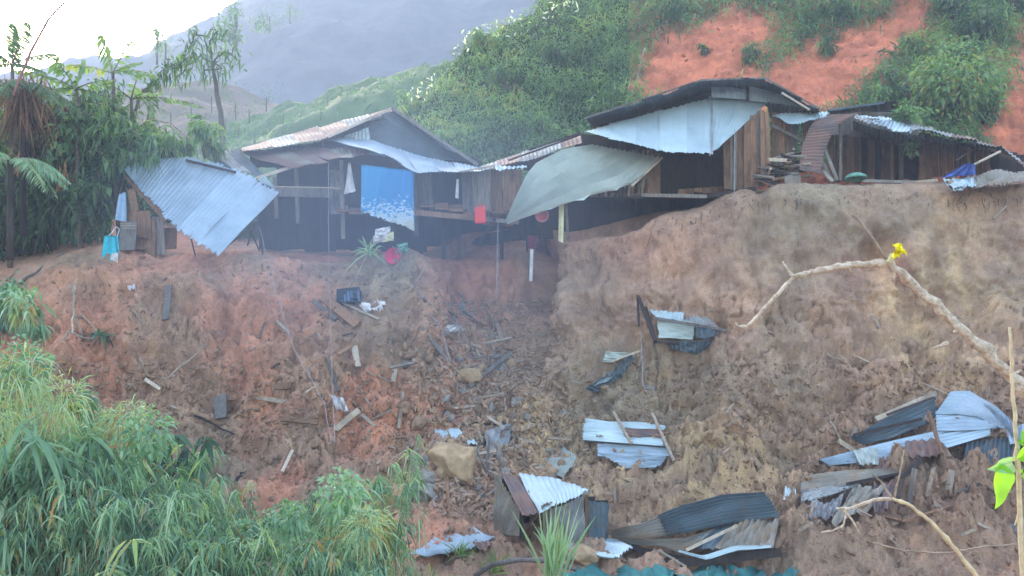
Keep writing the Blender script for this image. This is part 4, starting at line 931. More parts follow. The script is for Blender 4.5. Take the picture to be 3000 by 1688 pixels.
# cables
def cable(pts, r, label, mat='wire'):
    o = G().tube(jitter_path(pts, 8, .012), r, 5).build('cable', M[mat], smooth=True); return tag(o, label, 'cable')
cable([P(962,478,25.0), P(963,700,23.6), P(970,1000,21.0), P(975,1160,19.5), P(982,1300,18.0)], .008, 'thin pale cable hanging from the left hut roof down past the white sack', 'wire')
cable([P(760,665,24.8), P(800,830,23.0), P(860,1020,21), P(950,1180,19.5), P(970,1290,18.5)], .008, 'thin slack line running from the collapsed roof corner to the bamboo')
cable([P(1460,650,25.2), P(1457,760,24.8), P(1455,870,24.2)], .014, 'thin wire hanging under the tip of the drooping awning')
cable([P(1150,720,24.4), P(1230,860,23.4), P(1300,990,22.6), P(1320,1060,22)], .012, 'thin cord running from the pink basin down to the grey beam')
cable([P(2152,380,24.7), P(2152,600,24.0)], .010, 'thin vertical wire before the brown plank wall of the tallest hut')
cable([P(1875,955,23), P(1880,1040,22), P(1885,1130,21.3), P(1900,1160,21)], .009, 'thin cord dropping from the roof wreck post', 'wire')
# broken sapling lying on the red slope
bs = thing('broken_sapling', 'dead broken sapling with pale forked twigs on the red slope at left', 'sapling', S(240, 990, 0))
for pts in ([(216,830),(214,905),(235,960)], [(216,905),(212,975)], [(226,925),(240,990)], [(235,920),(300,990)], [(205,975),(290,1000)], [(180,1000),(215,960)], [(214,830),(222,860)]):
    G().tube(jitter_path([S(x, y, .25) for x, y in pts], 4, .03), .022, 5).build('twig', M['stick'] if pts[0][0] > 225 else M['lightwood'], bs)
# posts on the hill
for a, b, lab in [((1855,280),(1888,140),'pale bare pole standing where the hillside grass meets the left red scar'), ((2205,185),(2208,150),'short pale post on the green tongue between the two red scars')]:
    p0, _ = hit(*a)
    if p0 is None: continue
    o = G().tube(jitter_path([p0, P(b[0], b[1], p0.y)], 5, .02), .03, 6).build('bare_pole', M['lightwood'], smooth=True); tag(o, lab, 'pole')
# ---- rocks
def rockmesh(seed, sq=(1, 1, .8), sub=3):
    import bmesh
    b = bmesh.new(); bmesh.ops.create_icosphere(b, subdivisions=sub, radius=1)
    co = np.array([v.co[:] for v in b.verts]); s = seed*3.7
    d = 1+.45*fbm(co[:, 0]*1.1+s, co[:, 1]*1.1, co[:, 2]*1.1, 2)
    co = co*d[:, None]
    rr = np.random.default_rng(seed)
    for _ in range(7):
        n = rr.normal(size=3); n /= np.linalg.norm(n); h = co@n; m = h > .62; co[m] -= np.outer(h[m]-.62, n)*.9
    co += .05*np.stack([fbm(co[:, 0]*4+s, co[:, 1]*4, co[:, 2]*4+k, 3) for k in range(3)], 1); co *= np.array(sq)
    fs = np.array([[v.index for v in f.verts] for f in b.faces]); b.free(); return co, fs
BIG = [((1335,1368),.95,.7,'tanrock','largest boulder, tan and cracked, in the middle of the rubble'), ((1360,1098),.72,.45,'tanrock','rounded layered brown boulder below the long grey beam'),
       ((1458,1085),.42,.40,'rock','dark grey boulder under the diagonal grey beam in the gully'), ((1515,1180),.28,.25,'rock','dark round stone on the ochre rubble'), ((1575,1165),.26,.18,'tanrock','greenish flat stone right of the dark round stone'),
       ((1545,1222),.24,.2,'rock','grey stone below the dark round stone'), ((1250,1400),.30,.28,'rock','grey block left of the largest boulder'), ((1262,1445),.36,.3,'rock','grey stone between largest boulder and collapsed shed'),
       ((1715,1628),.55,.35,'tanrock','brown boulder in front of the collapsed shed'), ((1660,1618),.4,.3,'tanrock','smaller brown boulder left beside the one before the collapsed shed'), ((2990,1560),.5,.4,'rock','grey brown stone at the right edge near the bottom'),
       ((1220,1240),.32,.34,'clod','brown lump left of the gully'), ((1650,1215),.35,.22,'rock','grey boulder at the left of the flat fallen roof'), ((1180,1200),.3,.35,'clod','brown lump above the drooping bamboo tip')]
for i, ((x, y), r, h, m, lab) in enumerate(BIG):
    r *= .66; h *= .62
    co, fs = rockmesh(i+3, (1, .8, h/r*1.1), 4); p = S(x, y, .0); co = co*r+np.array(p)-np.array([0, r*.1, 0]); o = mk('boulder', co, fs, M[m], smooth=True); tag(o, lab, 'boulder')
tmpl = []
for i in range(7):
    co, fs = rockmesh(40+i, (1, 1, .75), 2); o = mk('rock', co, fs, M[['rock','rock','tanrock','clod','tanrock','rock','clod'][i]], center=False); tmpl.append(o)
random.seed(9); k = 0
while k < 210:
    t = random.random(); py = 860+t*620; cx = 1340+t*130-20*math.sin(t*6); sd_ = 70+60*t; px = random.gauss(cx, sd_)
    if py > 1470 or px > 1680 or px < 1180: continue
    p, n = hit(px, py)
    if p is None or p.y > 27: continue
    o = tmpl[k % 7] if k < 7 else tmpl[k % 7].copy()
    if k >= 7: COL.objects.link(o)
    r = random.choice([.05, .06, .08, .10, .13, .17]); o.location = p+n*r*.2; o.rotation_euler = [random.uniform(0, 6) for _ in range(3)]; o.scale = (r*random.uniform(.8, 1.4), r, r*random.uniform(.7, 1.1))
    tag(o, f"{'tiny' if r < .07 else 'small' if r < .12 else 'fist sized'} {['grey','grey','tan','earth brown','tan','grey','earth brown'][k % 7]} stone loose in the {['uppermost','upper','middle','lower','lowest'][min(4, int(t*5))]} rubble of the gully", 'rock', 'rocks in the gully'); k += 1
# clods and crumbs: uncountable
def crumbs(name, n, sampler, rmin, rmax, mat, label, far=28.5, near=0):
    co, fs = rockmesh(77, (1, 1, .7), 1); VV = []; FF = []; c = 0; tries = 0
    while c < n and tries < n*6:
        tries += 1; px, py = sampler(); p, nn = hit(px, py)
        if p is None or p.y > far or p.y < near: continue
        r = rmin+(rmax-rmin)*random.random()**3; a = random.uniform(0, 6.3); s = np.array([random.uniform(.7, 1.6), random.uniform(.7, 1.2), random.uniform(.5, 1.0)])*r
        q = co*s; ca, sa = math.cos(a), math.sin(a); q = np.stack([q[:, 0]*ca-q[:, 2]*sa, q[:, 1], q[:, 0]*sa+q[:, 2]*ca], 1)+np.array(p+nn*r*.15)
        VV.append(q); FF.append(fs+c*len(co)); c += 1
    o = mk(name, np.concatenate(VV), np.concatenate(FF), mat, center=False); return tag(o, label, kind='stuff')
M['rubble'] = mat_plain('rubble', (.42, .28, .20), (.22, .145, .105), 5, .95, .8)
random.seed(12)
crumbs('soil_clods', 7000, lambda: (random.uniform(60, 3000), 1060+abs(random.gauss(0, 1))*300), .02, .10, M['clod'], 'brown clods of earth strewn over the slope')
crumbs('gully_rubble', 6000, lambda: (random.gauss(1440, 110), random.uniform(880, 1520)), .02, .11, M['rubble'], 'ochre rubble filling the gully')
crumbs('slope_crumbs', 1500, lambda: (random.uniform(150, 1300), random.uniform(780, 1350)), .02, .08, M['clod'], 'reddish crumbs on the left slope')

# splinters and broken laths: uncountable litter of the gully and the foot of the slope
g = G(); random.seed(71)
for i in range(620):
    t = random.random()
    if i % 4: px, py = random.gauss(1400+80*t, 100), 980+t*480
    else: px, py = random.uniform(300, 2900), random.uniform(900, 1600)
    p, n_ = hit(px, py)
    if p is None or p.y > 27: continue
    d = Vector((random.uniform(-1, 1), random.uniform(-.3, .3), random.uniform(-.6, .6))); d -= n_*d.dot(n_); d.normalize(); L_ = random.uniform(.04, .2)
    g.board(p-d*L_+n_*.03, p+d*L_+n_*random.uniform(.02, .12), random.uniform(.02, .07), .02, n_)
o = g.build('splinters', M['stick']); tag(o, 'broken laths and splinters strewn through the rubble', kind='stuff')

M['oclod'] = mat_plain('orange_clod', (.50, .20, .11), (.26, .10, .06), 6, .95, .8)
crumbs('scar_clods', 350, lambda: (random.uniform(1860, 3000), random.uniform(0, 420)), .04, .16, M['oclod'], 'orange clods on the red scars above the huts', 60, 31)

random.seed(91); k = 0; MATS_ = ['greywood', 'wood', 'lightwood', 'stick']; CN_ = ['grey', 'reddish brown', 'pale', 'dull brown']
while k < 44:
    zone = k % 4
    px, py = [(random.gauss(1400, 70), random.uniform(900, 1120)), (random.gauss(1450, 90), random.uniform(1120, 1460)), (random.uniform(560, 1250), random.uniform(880, 1250)), (random.uniform(2250, 2900), random.uniform(1280, 1520))][zone]
    p, n_ = hit(px, py)
    if p is None or p.y > 26.5: continue
    d = Vector((random.uniform(-1, 1), random.uniform(-.4, .4), random.uniform(-.8, .8))); d -= n_*d.dot(n_)*.8; d.normalize(); L_ = random.uniform(.18, .62); wd = random.uniform(.05, .14)
    m = (k//4) % 4; o = G().board(p-d*L_+n_*.04, p+d*L_+n_*random.uniform(.05, .2), wd, .03, n_, wd*random.uniform(.6, 1), .04).build('broken_plank', M[MATS_[m]])
    side = 'left part' if px < [1400, 1450, 900, 2575][zone] else 'right part'
    tag(o, f"{'short' if L_ < .34 else 'long'} {CN_[m]} {'lath' if wd < .09 else 'plank'} half buried in the {side} of the {['upper gully', 'lower gully', 'red slope', 'lower right debris'][zone]}", 'plank', 'broken planks scattered over the slide'); k += 1

g = G(); random.seed(101)
for i in range(230):      # torn roots dangling from the broken edge
    px = random.uniform(1560, 3000) if i % 3 else random.uniform(700, 1560); y0 = 500
    while y0 < 900:
        p, n_ = hit(px, y0)
        if p is not None and p.y < 26.2: break
        y0 += 6
    p, n_ = hit(px, y0+random.uniform(4, 60))
    if p is None: continue
    L_ = random.uniform(.12, .6); q = [p+n_*.02]
    for k in range(4): q.append(q[-1]+Vector((random.uniform(-.06, .06), -random.uniform(0, .04), -L_/4)))
    g.tube(q, [.012, .010, .008, .006, .003], 4, cap=False)
o = g.build('torn_roots', M['bark']); tag(o, 'torn roots dangling from the broken edge of the terrace', kind='stuff')
# ================================================================== vegetation
GREEN = [(0, (.025,.05,.03)), (.35, (.075,.14,.075)), (.6, (.15,.25,.11)), (.8, (.26,.37,.14)), (.92, (.34,.36,.10)), (1, (.36,.22,.10))]
TEAL = [(0, (.025,.06,.05)), (.35, (.11,.21,.14)), (.62, (.22,.37,.23)), (.84, (.42,.54,.37)), (.93, (.36,.38,.12)), (1, (.45,.26,.10))]
M['leaf'] = mat_leaf('leaf_green', GREEN); M['bamboo'] = mat_leaf('leaf_bamboo', TEAL, .4, .42); M['dead'] = mat_leaf('leaf_dead', [(0, (.06,.03,.02)), (.5, (.17,.08,.05)), (1, (.36,.20,.10))], .3, .8)
M['fresh'] = mat_leaf('leaf_fresh', [(0, (.10,.30,.03)), (1, (.35,.62,.06))], .55, .4)
def leaves(base, d, L, W, droop, tint, seg=3, fold=0.0):
    base = np.asarray(base, float); d = np.asarray(d, float); n = len(base)
    d = d/(np.linalg.norm(d, axis=1)[:, None]+1e-9); L = np.broadcast_to(L, n); W = np.broadcast_to(W, n); droop = np.broadcast_to(droop, n)
    up = rng.normal(size=(n, 3))*.55+np.array([0, -.3, .8]); side = np.cross(d, up); side /= np.linalg.norm(side, axis=1)[:, None]+1e-9
    prof = {2: [.5, 1, .05], 3: [.35, 1, .75, .04], 4: [.3, .9, 1, .6, .04]}[seg]
    V = np.zeros((n, seg+1, 2, 3))
    for k in range(seg+1):
        t = k/seg; c = base+d*(L*t)[:, None]; c[:, 2] -= droop*L*t*t
        w_ = (W*prof[k]*.5)[:, None]
        V[:, k, 0] = c-side*w_; V[:, k, 1] = c+side*w_
    idx = np.arange(n*(seg+1)*2).reshape(n, seg+1, 2)
    f = np.stack([idx[:, :-1, 0], idx[:, :-1, 1], idx[:, 1:, 1], idx[:, 1:, 0]], -1).reshape(-1, 4)
    return V.reshape(-1, 3), f, np.repeat(np.clip(tint, 0, 1), (seg+1)*2)
class LV:
    def __init__(s): s.V = []; s.F = []; s.T = []; s.n = 0
    def add(s, *a, **k):
        V, f, t = leaves(*a, **k); s.V.append(V); s.F.append(f+s.n); s.T.append(t); s.n += len(V); return s
    def build(s, name, mat, parent=None): return mk(name, np.concatenate(s.V), np.concatenate(s.F), mat, parent, smooth=True, center=parent is None, attrs={'tint': ('FLOAT', np.concatenate(s.T))})
def nrm(v): return v/(np.linalg.norm(v, axis=-1, keepdims=True)+1e-9)
U = lambda a, b, n: rng.uniform(a, b, n)

# arching stem with hanging leaves (bamboo-like)
def weeper(lv, base, h, lean, reach, nl, L, W, t0=.5, twigs=None, spread=.35):
    """base point, stem grows up and arches toward lean (xy); leaves hang from the arched part"""
    base = np.array(base, float); lean = np.array([lean[0], lean[1], 0.])
    k = max(4, nl//11); s = np.sort(U(.3, 1, k)); nod = base+np.outer(s*h*(1-.42*s**3), [0, 0, 1])+np.outer(s**2.4*reach, lean)+rng.normal(size=(k, 3))*spread*.75*[1, 1, .5]
    ii = rng.integers(0, k, nl); c = nod[ii]+rng.normal(size=(nl, 3))*.035
    az = U(0, 6.283, nl); d = nrm(np.stack([np.cos(az), np.sin(az), U(-.9, .25, nl)], 1)+lean*.3)
    sh = rng.normal(size=k)*.13
    lv.add(c, d, L*U(.5, 1.3, nl), W*U(.7, 1.5, nl), U(.5, 1.6, nl), t0+sh[ii]+rng.normal(size=nl)*.15+(U(0, 1, nl) > .975)*.4, seg=3)
    if twigs is not None:
        q = np.linspace(0, 1, 8); pts = base+np.outer(q*h*(1-.42*q**3), [0, 0, 1])+np.outer(q**2.4*reach, lean)
        twigs.tube([Vector(p) for p in pts], [.014*(1-.7*x) for x in q], 4, cap=False)
def inpoly(x, y, P_):
    c = False; j = len(P_)-1
    for i in range(len(P_)):
        xi, yi = P_[i]; xj, yj = P_[j]
        if (yi > y) != (yj > y) and x < (xj-xi)*(y-yi)/(yj-yi)+xi: c = not c
        j = i
    return c

# ---- undergrowth at the lower left: crest of the mass in picture points
crest = [(-250,850),(0,870),(90,950),(180,1070),(300,1090),(440,1150),(520,1230),(560,1370),(680,1430),(780,1420),(860,1400),(980,1360),(1090,1400),(1150,1530),(1180,1640)]
def crest_y(px): return np.interp(px, [c[0] for c in crest], [c[1] for c in crest])
lv = LV(); tw = G(); random.seed(4)
N = 0
for i in range(430):
    px = random.uniform(-260, 1120); Yd = random.uniform(10.5, 14.6)
    if px > 560 and random.random() < .35: continue
    x = (px-1500)/F*Yd; g0, _ = down(x, Yd, 5)
    if g0 is None: continue
    topz = -(crest_y(px)+random.uniform(0, 130)-844)/F*Yd
    h = topz-g0.z
    if h < .5: continue
    h = min(h, 3.6)*random.uniform(.75, 1.0)*1.28
    a = random.uniform(0, 6.28)
    weeper(lv, g0, h, (math.cos(a), math.sin(a)), random.uniform(.3, .9), random.randint(120, 260), random.uniform(.12, .25), random.uniform(.011, .026), t0=random.uniform(.32, .72)+.12*math.sin(px*.013), twigs=tw)
o = lv.build('undergrowth', M['bamboo']); tag(o, 'dense drooping bamboo-like undergrowth filling the lower left corner', kind='stuff')
o = tw.build('undergrowth_stems', M['stick']); tag(o, 'thin stems among the lower left undergrowth', kind='stuff')
# low ground litter of grass between the plants
lv = LV(); B = []; 
for i in range(5200):
    px = random.uniform(-250, 1300); Yd = random.uniform(7, 15.5); p, _ = down((px-1500)/F*Yd, Yd, 5)
    if p is None: continue
    py = 844-p.z/Yd*F
    if py < crest_y(px)+60: continue
    B.append(p)
B = np.array(B); n = len(B); lv.add(B, nrm(rng.normal(size=(n, 3))*.45+[0, 0, 1]), U(.3, .8, n), U(.015, .03, n), U(.2, .8, n), U(.3, .95, n), seg=3)
o = lv.build('ground_grass', M['leaf']); tag(o, 'thin grass between the undergrowth plants', kind='stuff')

lv = LV(); B = []; T = []
for i in range(34):      # other species mixed in: broader leaves and withered stalks
    px = random.uniform(-200, 1080); Yd = random.uniform(10.6, 12.6); x = (px-1500)/F*Yd; c = np.array([x, Yd, -(crest_y(px)+random.uniform(60, 420)-844)/F*Yd]); r = random.uniform(.18, .4); n = int(260*r/.3)
    b = c+nrm(rng.normal(size=(n, 3)))*(U(.2, 1, n)**.5)[:, None]*r; br = i % 3 == 0
    lv.add(b, nrm((b-c)/r+rng.normal(size=(n, 3))*.6), U(.05, .13, n) if not br else U(.12, .3, n), .05 if not br else .016, U(.3, 1, n), (random.uniform(.35, .66) if not br else .86)+rng.normal(size=n)*.09, seg=2)
o = lv.build('mixed_herbs', M['bamboo']); tag(o, 'broader leaved herbs and withered stalks mixed into the lower left undergrowth', kind='stuff')
# individual plants that stand out of the mass
def plant(name, label, px, py_top, Yd, nl, L, W, t0=.55, reach=.6, lean=None, mat='bamboo', group=None, stems=1, cat='bamboo'):
    x = (px-1500)/F*Yd; g0, _ = down(x, Yd, 5); h = -(py_top-844)/F*Yd-g0.z
    t = thing(name, label, cat, g0, group); l = LV(); s = G()
    for k in range(stems):
        a = random.uniform(0, 6.28) if lean is None else lean+random.uniform(-.5, .5)
        weeper(l, g0+Vector((random.uniform(-.15, .15), random.uniform(-.15, .15), 0)), h*1.28*random.uniform(.8, 1), (math.cos(a), math.sin(a)), reach, nl//stems, L, W, t0, s)
    s.build('stem', M['stick'], t, smooth=True); l.build('foliage', M[mat], t); return t
random.seed(15)
plant('bamboo_plant', 'tall bright green drooping bamboo standing right of the lower left thicket', 1130, 1185, 13.0, 560, .24, .020, .58, .5, 0.1, stems=3)
plant('bamboo_plant', 'lower spreading bamboo clump beneath the tall drooping one', 1010, 1330, 12.6, 420, .24, .020, .6, .6, 2.6, stems=4)
plant('bamboo_plant', 'small bamboo tuft at the lower end of the hanging cable', 1060, 1160, 12.9, 60, .30, .04, .45, .5, 2.9, stems=1)
plant('bamboo_plant', 'pair of drooping pale green leaves standing above the thicket near the dead sapling', 302, 1040, 11.5, 16, .62, .09, .72, .12, 0.2, stems=1)
plant('bamboo_plant', 'grey green bamboo with bent tips on the left edge above the thicket', 40, 1000, 11, 170, .5, .05, .5, .9, .3, stems=3)
plant('bamboo_plant', 'isolated drooping plant at the foot of the red slope', 830, 1400, 11.8, 90, .40, .06, .55, .6, 2.8, stems=2)
plant('bamboo_plant', 'dark leafy plant at the upper right corner of the thicket', 430, 1160, 12.5, 260, .26, .08, .22, .5, .3, stems=4)
plant('corn_plant', 'broad bladed stalk in the left of the thicket', 330, 1400, 9.5, 30, .4, .04, .62, .25, 1.0, stems=1, cat='plant')
def bush(name, label, ctr, r, n, L, W, mat, t0=.5, flat=.8, cat='bush', stem=True, parent=None, group=None, droop=.5):
    ctr = Vector(ctr); g0 = ctr-Vector((0, 0, r*flat))
    t = parent or thing(name, label, cat, g0, group); l = LV()
    k = max(5, n//60); cc = nrm(rng.normal(size=(k, 3)))*(U(.25, 1, k)**.5)[:, None]*r*.78; cc[:, 2] *= flat; cc = cc+np.array(ctr)
    ii = rng.integers(0, k, n); b = cc[ii]+rng.normal(size=(n, 3))*r*.17
    d = nrm((b-np.array(ctr))/r+rng.normal(size=(n, 3))*.7)
    sh = rng.normal(size=k)*.13
    l.add(b, d, L*U(.6, 1.3, n), W*U(.7, 1.3, n), U(.3, 1, n)*droop*1.5, t0+sh[ii]+rng.normal(size=n)*.1, seg=2)
    if stem:
        s = G()
        for c in cc[:min(k, 12)]: s.tube(jitter_path([g0, g0.lerp(Vector(c), .5)+Vector((0, 0, r*.1)), Vector(c)], 2, r*.05), [r*.04, r*.035, r*.03, r*.02, r*.012], 5)
        s.build('stem', M['bark'], t, smooth=True)
    l.build('foliage', M[mat], t); return t
bush('broadleaf_bush', 'fresh green broad-leaved bush at the bottom between bamboo and blue-grey sheet', P(1115, 1555, 13.2), .38, 420, .13, .09, 'leaf', .68, .9)
# grass tuft before the shed
def tuft(name, label, p, n, L, W, mat, t0, sp=.3, cat='grass', droop=.5):
    t = thing(name, label, cat, p); l = LV(); b = np.array(p)+rng.normal(size=(n, 3))*[.1, .1, .02]; b = np.repeat(np.array(p)[None], n, 0)+rng.normal(size=(n, 3))*[.08, .08, .01]
    l.add(b, nrm(rng.normal(size=(n, 3))*sp+[0, 0, 1]), L*U(.5, 1.1, n), W*U(.7, 1.2, n), U(.1, 1, n)*droop, t0+rng.normal(size=n)*.12, seg=4); l.build('blades', M[mat], t); return t
tp = S(1622, 1640, .0); tp = P(1620, 1690, tp.y-1.6)
tuft('grass_tuft', 'tall bright grass tuft with white blades in front of the collapsed shed', tp, 60, 1.5, .045, 'bamboo', .72, .22, droop=.55)
tuft('grass_tuft', 'low yellow green grass tuft at the bottom left of the small boulders', S(1450, 1675, .0), 60, .5, .03, 'leaf', .75, .5)
tuft('grass_tuft', 'low thin grass at the end of the blue-grey sheet', S(1350, 1625, .3), 45, .4, .02, 'leaf', .6, .7)
tuft('uprooted_grass', 'pale strappy leaves fallen beside the hot pink basin', P(1075, 740, 24.3), 30, .75, .07, 'bamboo', .75, .8, 'plant', 1.2)
tuft('uprooted_plant', 'dark strappy plant slumped on the red slope at the left', S(295, 985, .15), 50, .5, .05, 'bamboo', .25, .9, 'plant', 1.4)
for x, y, r, l in [(60, 700, .0, 'leaf')]: pass
arch = G().tube([S(1390,1688,.3), S(1440,1655,.6), S(1520,1640,.75), S(1620,1645,.6), S(1690,1672,.2)], [.05,.05,.045,.04,.03], 6).build('arched_stem', M['greywood'], smooth=True); tag(arch, 'grey bent stem arching along the bottom under the grass tuft', 'stem')

# ---- hillside vegetation (right of centre up to the red scars)
SC1 = [(1868,300),(1872,200),(1895,130),(1965,85),(2040,95),(2100,40),(2160,15),(2230,40),(2290,85),(2280,130),(2220,165),(2200,215),(2170,260),(2150,340)]
SC2 = [(2120,340),(2180,232),(2330,150),(2440,105),(2560,60),(2640,-20),(2740,-20),(2725,100),(2640,150),(2560,220),(2520,280),(2450,335),(2400,360)]
SC3 = [(3100,60),(3005,70),(2965,160),(2940,260),(2880,320),(2850,400),(2900,470),(3100,500)]
ADD = [(2130,250,2200,110)]
def hv(n, xr, yr, L, W, t0, mat, name, label, jit=.15, seg=2, cond=None, hgt=.3):
    B = []; T = []
    for i in range(n):
        px = random.uniform(*xr); py = random.uniform(*yr); p, nn = hit(px, py)
        if p is None or p.y < 30.5: continue
        jx, jy = px+random.gauss(0, 16), py+random.gauss(0, 16)
        if inpoly(jx, jy, SC1) or inpoly(jx, jy, SC2) or inpoly(jx, jy, SC3): continue
        if cond and not cond(px, py): continue
        B.append(p+nn*random.uniform(0, hgt)); T.append(t0+.24*math.sin(p.x*.9+2*math.sin(p.z*.7))*math.cos(p.z*1.1+p.x*.3)+.16*math.sin(p.x*3.1+p.z*2)*math.sin(p.z*3.7-p.x))  # tint waves: clump variety plus shaded gaps put into the leaf colour
    B = np.array(B); n = len(B); T = np.array(T)
    l = LV(); k = 3
    BB = np.repeat(B, k, 0)+rng.normal(size=(n*k, 3))*jit; TT = np.repeat(T, k)+rng.normal(size=n*k)*.08
    l.add(BB, nrm(rng.normal(size=(n*k, 3))*.6+[0, -.35, .75]), L*U(.5, 1.4, n*k), W*U(.6, 1.4, n*k), U(.3, 1.5, n*k), TT, seg=seg)
    o = l.build(name, M[mat]); return tag(o, label, kind='stuff')
random.seed(8)
hv(34000, (1080, 3100), (-120, 560), .46, .06, .58, 'leaf', 'hillside_grass', 'rough grass and scrub covering the hillside above the huts', .18, hgt=.35)
hv(1500, (1700, 2800), (-60, 380), .8, .05, .62, 'leaf', 'tall_grass', 'tall hanging grass along the edges of the red scars', .2, seg=3, hgt=.3)
hv(5000, (-300, 1200), (380, 640), .4, .08, .38, 'leaf', 'slope_scrub', 'dark scrub behind the left hut and thicket', .2)
# weedy white seed heads on the ridge
lv = LV(); B = []
for i in range(150):
    px = random.uniform(1140, 1700); py = np.interp(px, [1140,1270,1300,1400,1560,1700], [330,250,160,95,55,0])+random.uniform(-5, 45); p, nn = hit(px, py+25)
    if p is None or p.y < 31: continue
    B.append(p+Vector((0, 0, random.uniform(.5, 1.1))))
if B:
    B = np.array(B); n = len(B); lv.add(B, nrm(rng.normal(size=(n, 3))*.4+[0, 0, .6]), U(.2, .4, n), U(.06, .13, n), .4, np.full(n, 1.), seg=2); M['seed'] = mat_leaf('seed_heads', [(0, (.6,.58,.5)), (1, (.75,.72,.68))], .4, .8)
    o = lv.build('seed_heads', M['seed']); tag(o, 'whitish seed heads above the hillside grass', kind='stuff')
# bushes one can tell apart on the hillside
random.seed(3)
HB = [(2740,330,'large bright green bush hanging over the right hut roof',1.7,2600,.18,.12,.74),(2800,225,'mid green bush just above the large bright one',1.0,900,.17,.10,.58),(2680,150,'pale leafy bush between the big red scar and the bright bushes',.7,450,.15,.1,.72),
      (2880,120,'dark green bush high at the upper right',1.2,900,.2,.1,.36),(2790,40,'tall dark grassy bush at the top right of the big red scar',1.1,800,.3,.06,.45),(2570,300,'small olive bush at the lower end of the big red scar',.6,350,.14,.08,.62),
      (2850,340,'deep green bush beside the right red scar',.8,500,.16,.1,.5),(2960,30,'dark bush in the upper right corner',1.0,600,.2,.1,.32),
      (2180,170,'small tongue of shrubs between the two red scars',.55,300,.2,.05,.42),(2070,160,'small grey green shrub inside the left red scar',.4,180,.2,.05,.36),(2440,60,'dark shrub with bare stems at the top between the scars',.8,450,.3,.05,.33),
      (1990,40,'dull green shrub along the top edge of the left red scar',.8,450,.25,.06,.4),(1330,420,'tufted bush at the foot of the ridge right of the left hut roof',.7,420,.2,.06,.55),(1300,190,'pale bush on the shoulder of the ridge',.8,450,.2,.08,.66),
      (1210,330,'yellow green bush on the ridge just above the left hut gable',.8,450,.2,.07,.74),(1500,260,'dark bush in the middle of the green hillside',1.0,600,.22,.07,.33),(1650,180,'grey green bush left of the bare pole',.9,500,.2,.07,.42),(1420,140,'light bush near the top of the ridge',.8,450,.2,.08,.62),
      (1780,330,'olive bush behind the upper roof of the tallest hut',.8,450,.2,.06,.55),(1600,400,'brownish bush behind the awning',.7,400,.2,.06,.6),(2420,150,'slumped strip of shrubs along the upper edge of the big red scar',.5,260,.3,.05,.36)]
for x, y, lab, r, n, L, W, t0 in HB:
    p, nn = hit(x, y)
    if p is None: continue
    if p.y > 52: continue
    bush('hillside_bush', lab, p+nn*r*.35+Vector((0, -r*.3, r*.3)), r, n, L, W, 'leaf', t0, .8, droop=.7)
sb_ = bush('potted_sprig', 'leafy sprig hanging before the black doorway of the right hut', P(2672, 425, 25.0), .36, 70, .16, .10, 'bamboo', .45, 1.2, cat='plant'); sb_.name = 'leafy_sprig'
# mossy roof plants at right hut
bush('roof_creeper', 'grey green creeper spilling over the ridge of the right hut', P(2660, 335, 26.2), .7, 420, .14, .09, 'leaf', .55, .45, cat='creeper')

# ---- fronds: banana, palm, fern
def frond(l, base, d, length, width, n, droop=.6, sw=.05, t0=.6, hang=.4, tw=None, rad=.02, fill=1.0):
    base = np.array(base, float); d = nrm(np.array(d, float)); s = np.linspace(.1, 1, n)
    c = base+np.outer(s*length, d); c[:, 2] -= droop*length*s*s*.5
    side = np.cross(d, [0, 0, 1]); side = nrm(side+rng.normal(size=3)*.15)
    wv = width*np.sin(np.pi*np.clip(s*.92+.06, 0, 1))**.6
    tan = nrm(np.tile(d, (n, 1))-np.outer(droop*s, [0, 0, 1]))
    for sg in (-1, 1):
        dd = nrm(side*sg+tan*.45+np.array([0, 0, -hang])+rng.normal(size=(n, 3))*.08)
        l.add(c, dd, wv*U(.85, 1.1, n), sw*fill, U(.1, .5, n)*hang*2, t0+rng.normal(size=n)*.07, seg=2)
    if tw is not None:
        q = np.linspace(0, 1, 7); pts = base+np.outer(q*length, d); pts[:, 2] -= droop*length*q*q*.5
        tw.tube([Vector(p) for p in pts], [rad*(1-.75*x) for x in q], 5)
def banana(label, base, h, fronds, t0=.6, torn=.12, r=.075, mat='leaf', name='banana_plant'):
    base = Vector(base); t = thing(name, label, 'banana plant', base); top = base+Vector((random.uniform(-.2, .2), 0, h))
    G().tube(jitter_path([base, top], 4, .03), [r, r*.95, r*.85, r*.75, r*.6], 8).build('trunk', M['bark'], t, smooth=True)
    for (dx, dz, L, Wd) in fronds:
        l = LV(); s = G(); frond(l, top, (dx, random.uniform(-.5, .3), dz), L, Wd, int(L/ (torn*.95)), .55, torn, t0+random.uniform(-.12, .12), .35, s, .022)
        o = l.build('leaf', M[mat], t); s.build('leaf_rib', M['bark'] if t0 < .7 else M['stick'], t, smooth=True)
    return t
random.seed(31)
def gb(px, Y): 
    p, _ = down((px-1500)/F*Y, Y, 40); return p if p is not None else P(px, 700, Y)
def hz_(px, py, Y): return P(px, py, Y).z-gb(px, Y).z
banana('banana plant with two upright comb-torn yellow leaves against the sky', gb(350, 25), hz_(350, 215, 25), [(-.28,1,1.6,.34),(.5,1,1.5,.3),(-1,.4,1.6,.35),(1,.15,1.7,.32),(.2,.3,1.2,.3)], .74, .09)
banana('banana plant with broad green leaves left of the comb-torn one', gb(235, 24.5), hz_(235, 260, 24.5), [(-.5,1,1.5,.42),(.1,1,1.2,.45),(-1,.6,1.7,.4),(1,.6,1.2,.4),(-1,0,1.4,.35),(.9,-.1,1.3,.4)], .6, .16)
banana('tall palm-like plant at the upper left corner', gb(30, 24), hz_(30, 190, 24), [(-.15,1,1.9,.36),(.45,1,1.7,.32),(.9,.5,1.4,.34),(-.8,.7,1.5,.36),(1,0,1.2,.3),(-1,.1,1.4,.3)], .42, .06, name='palm_plant')
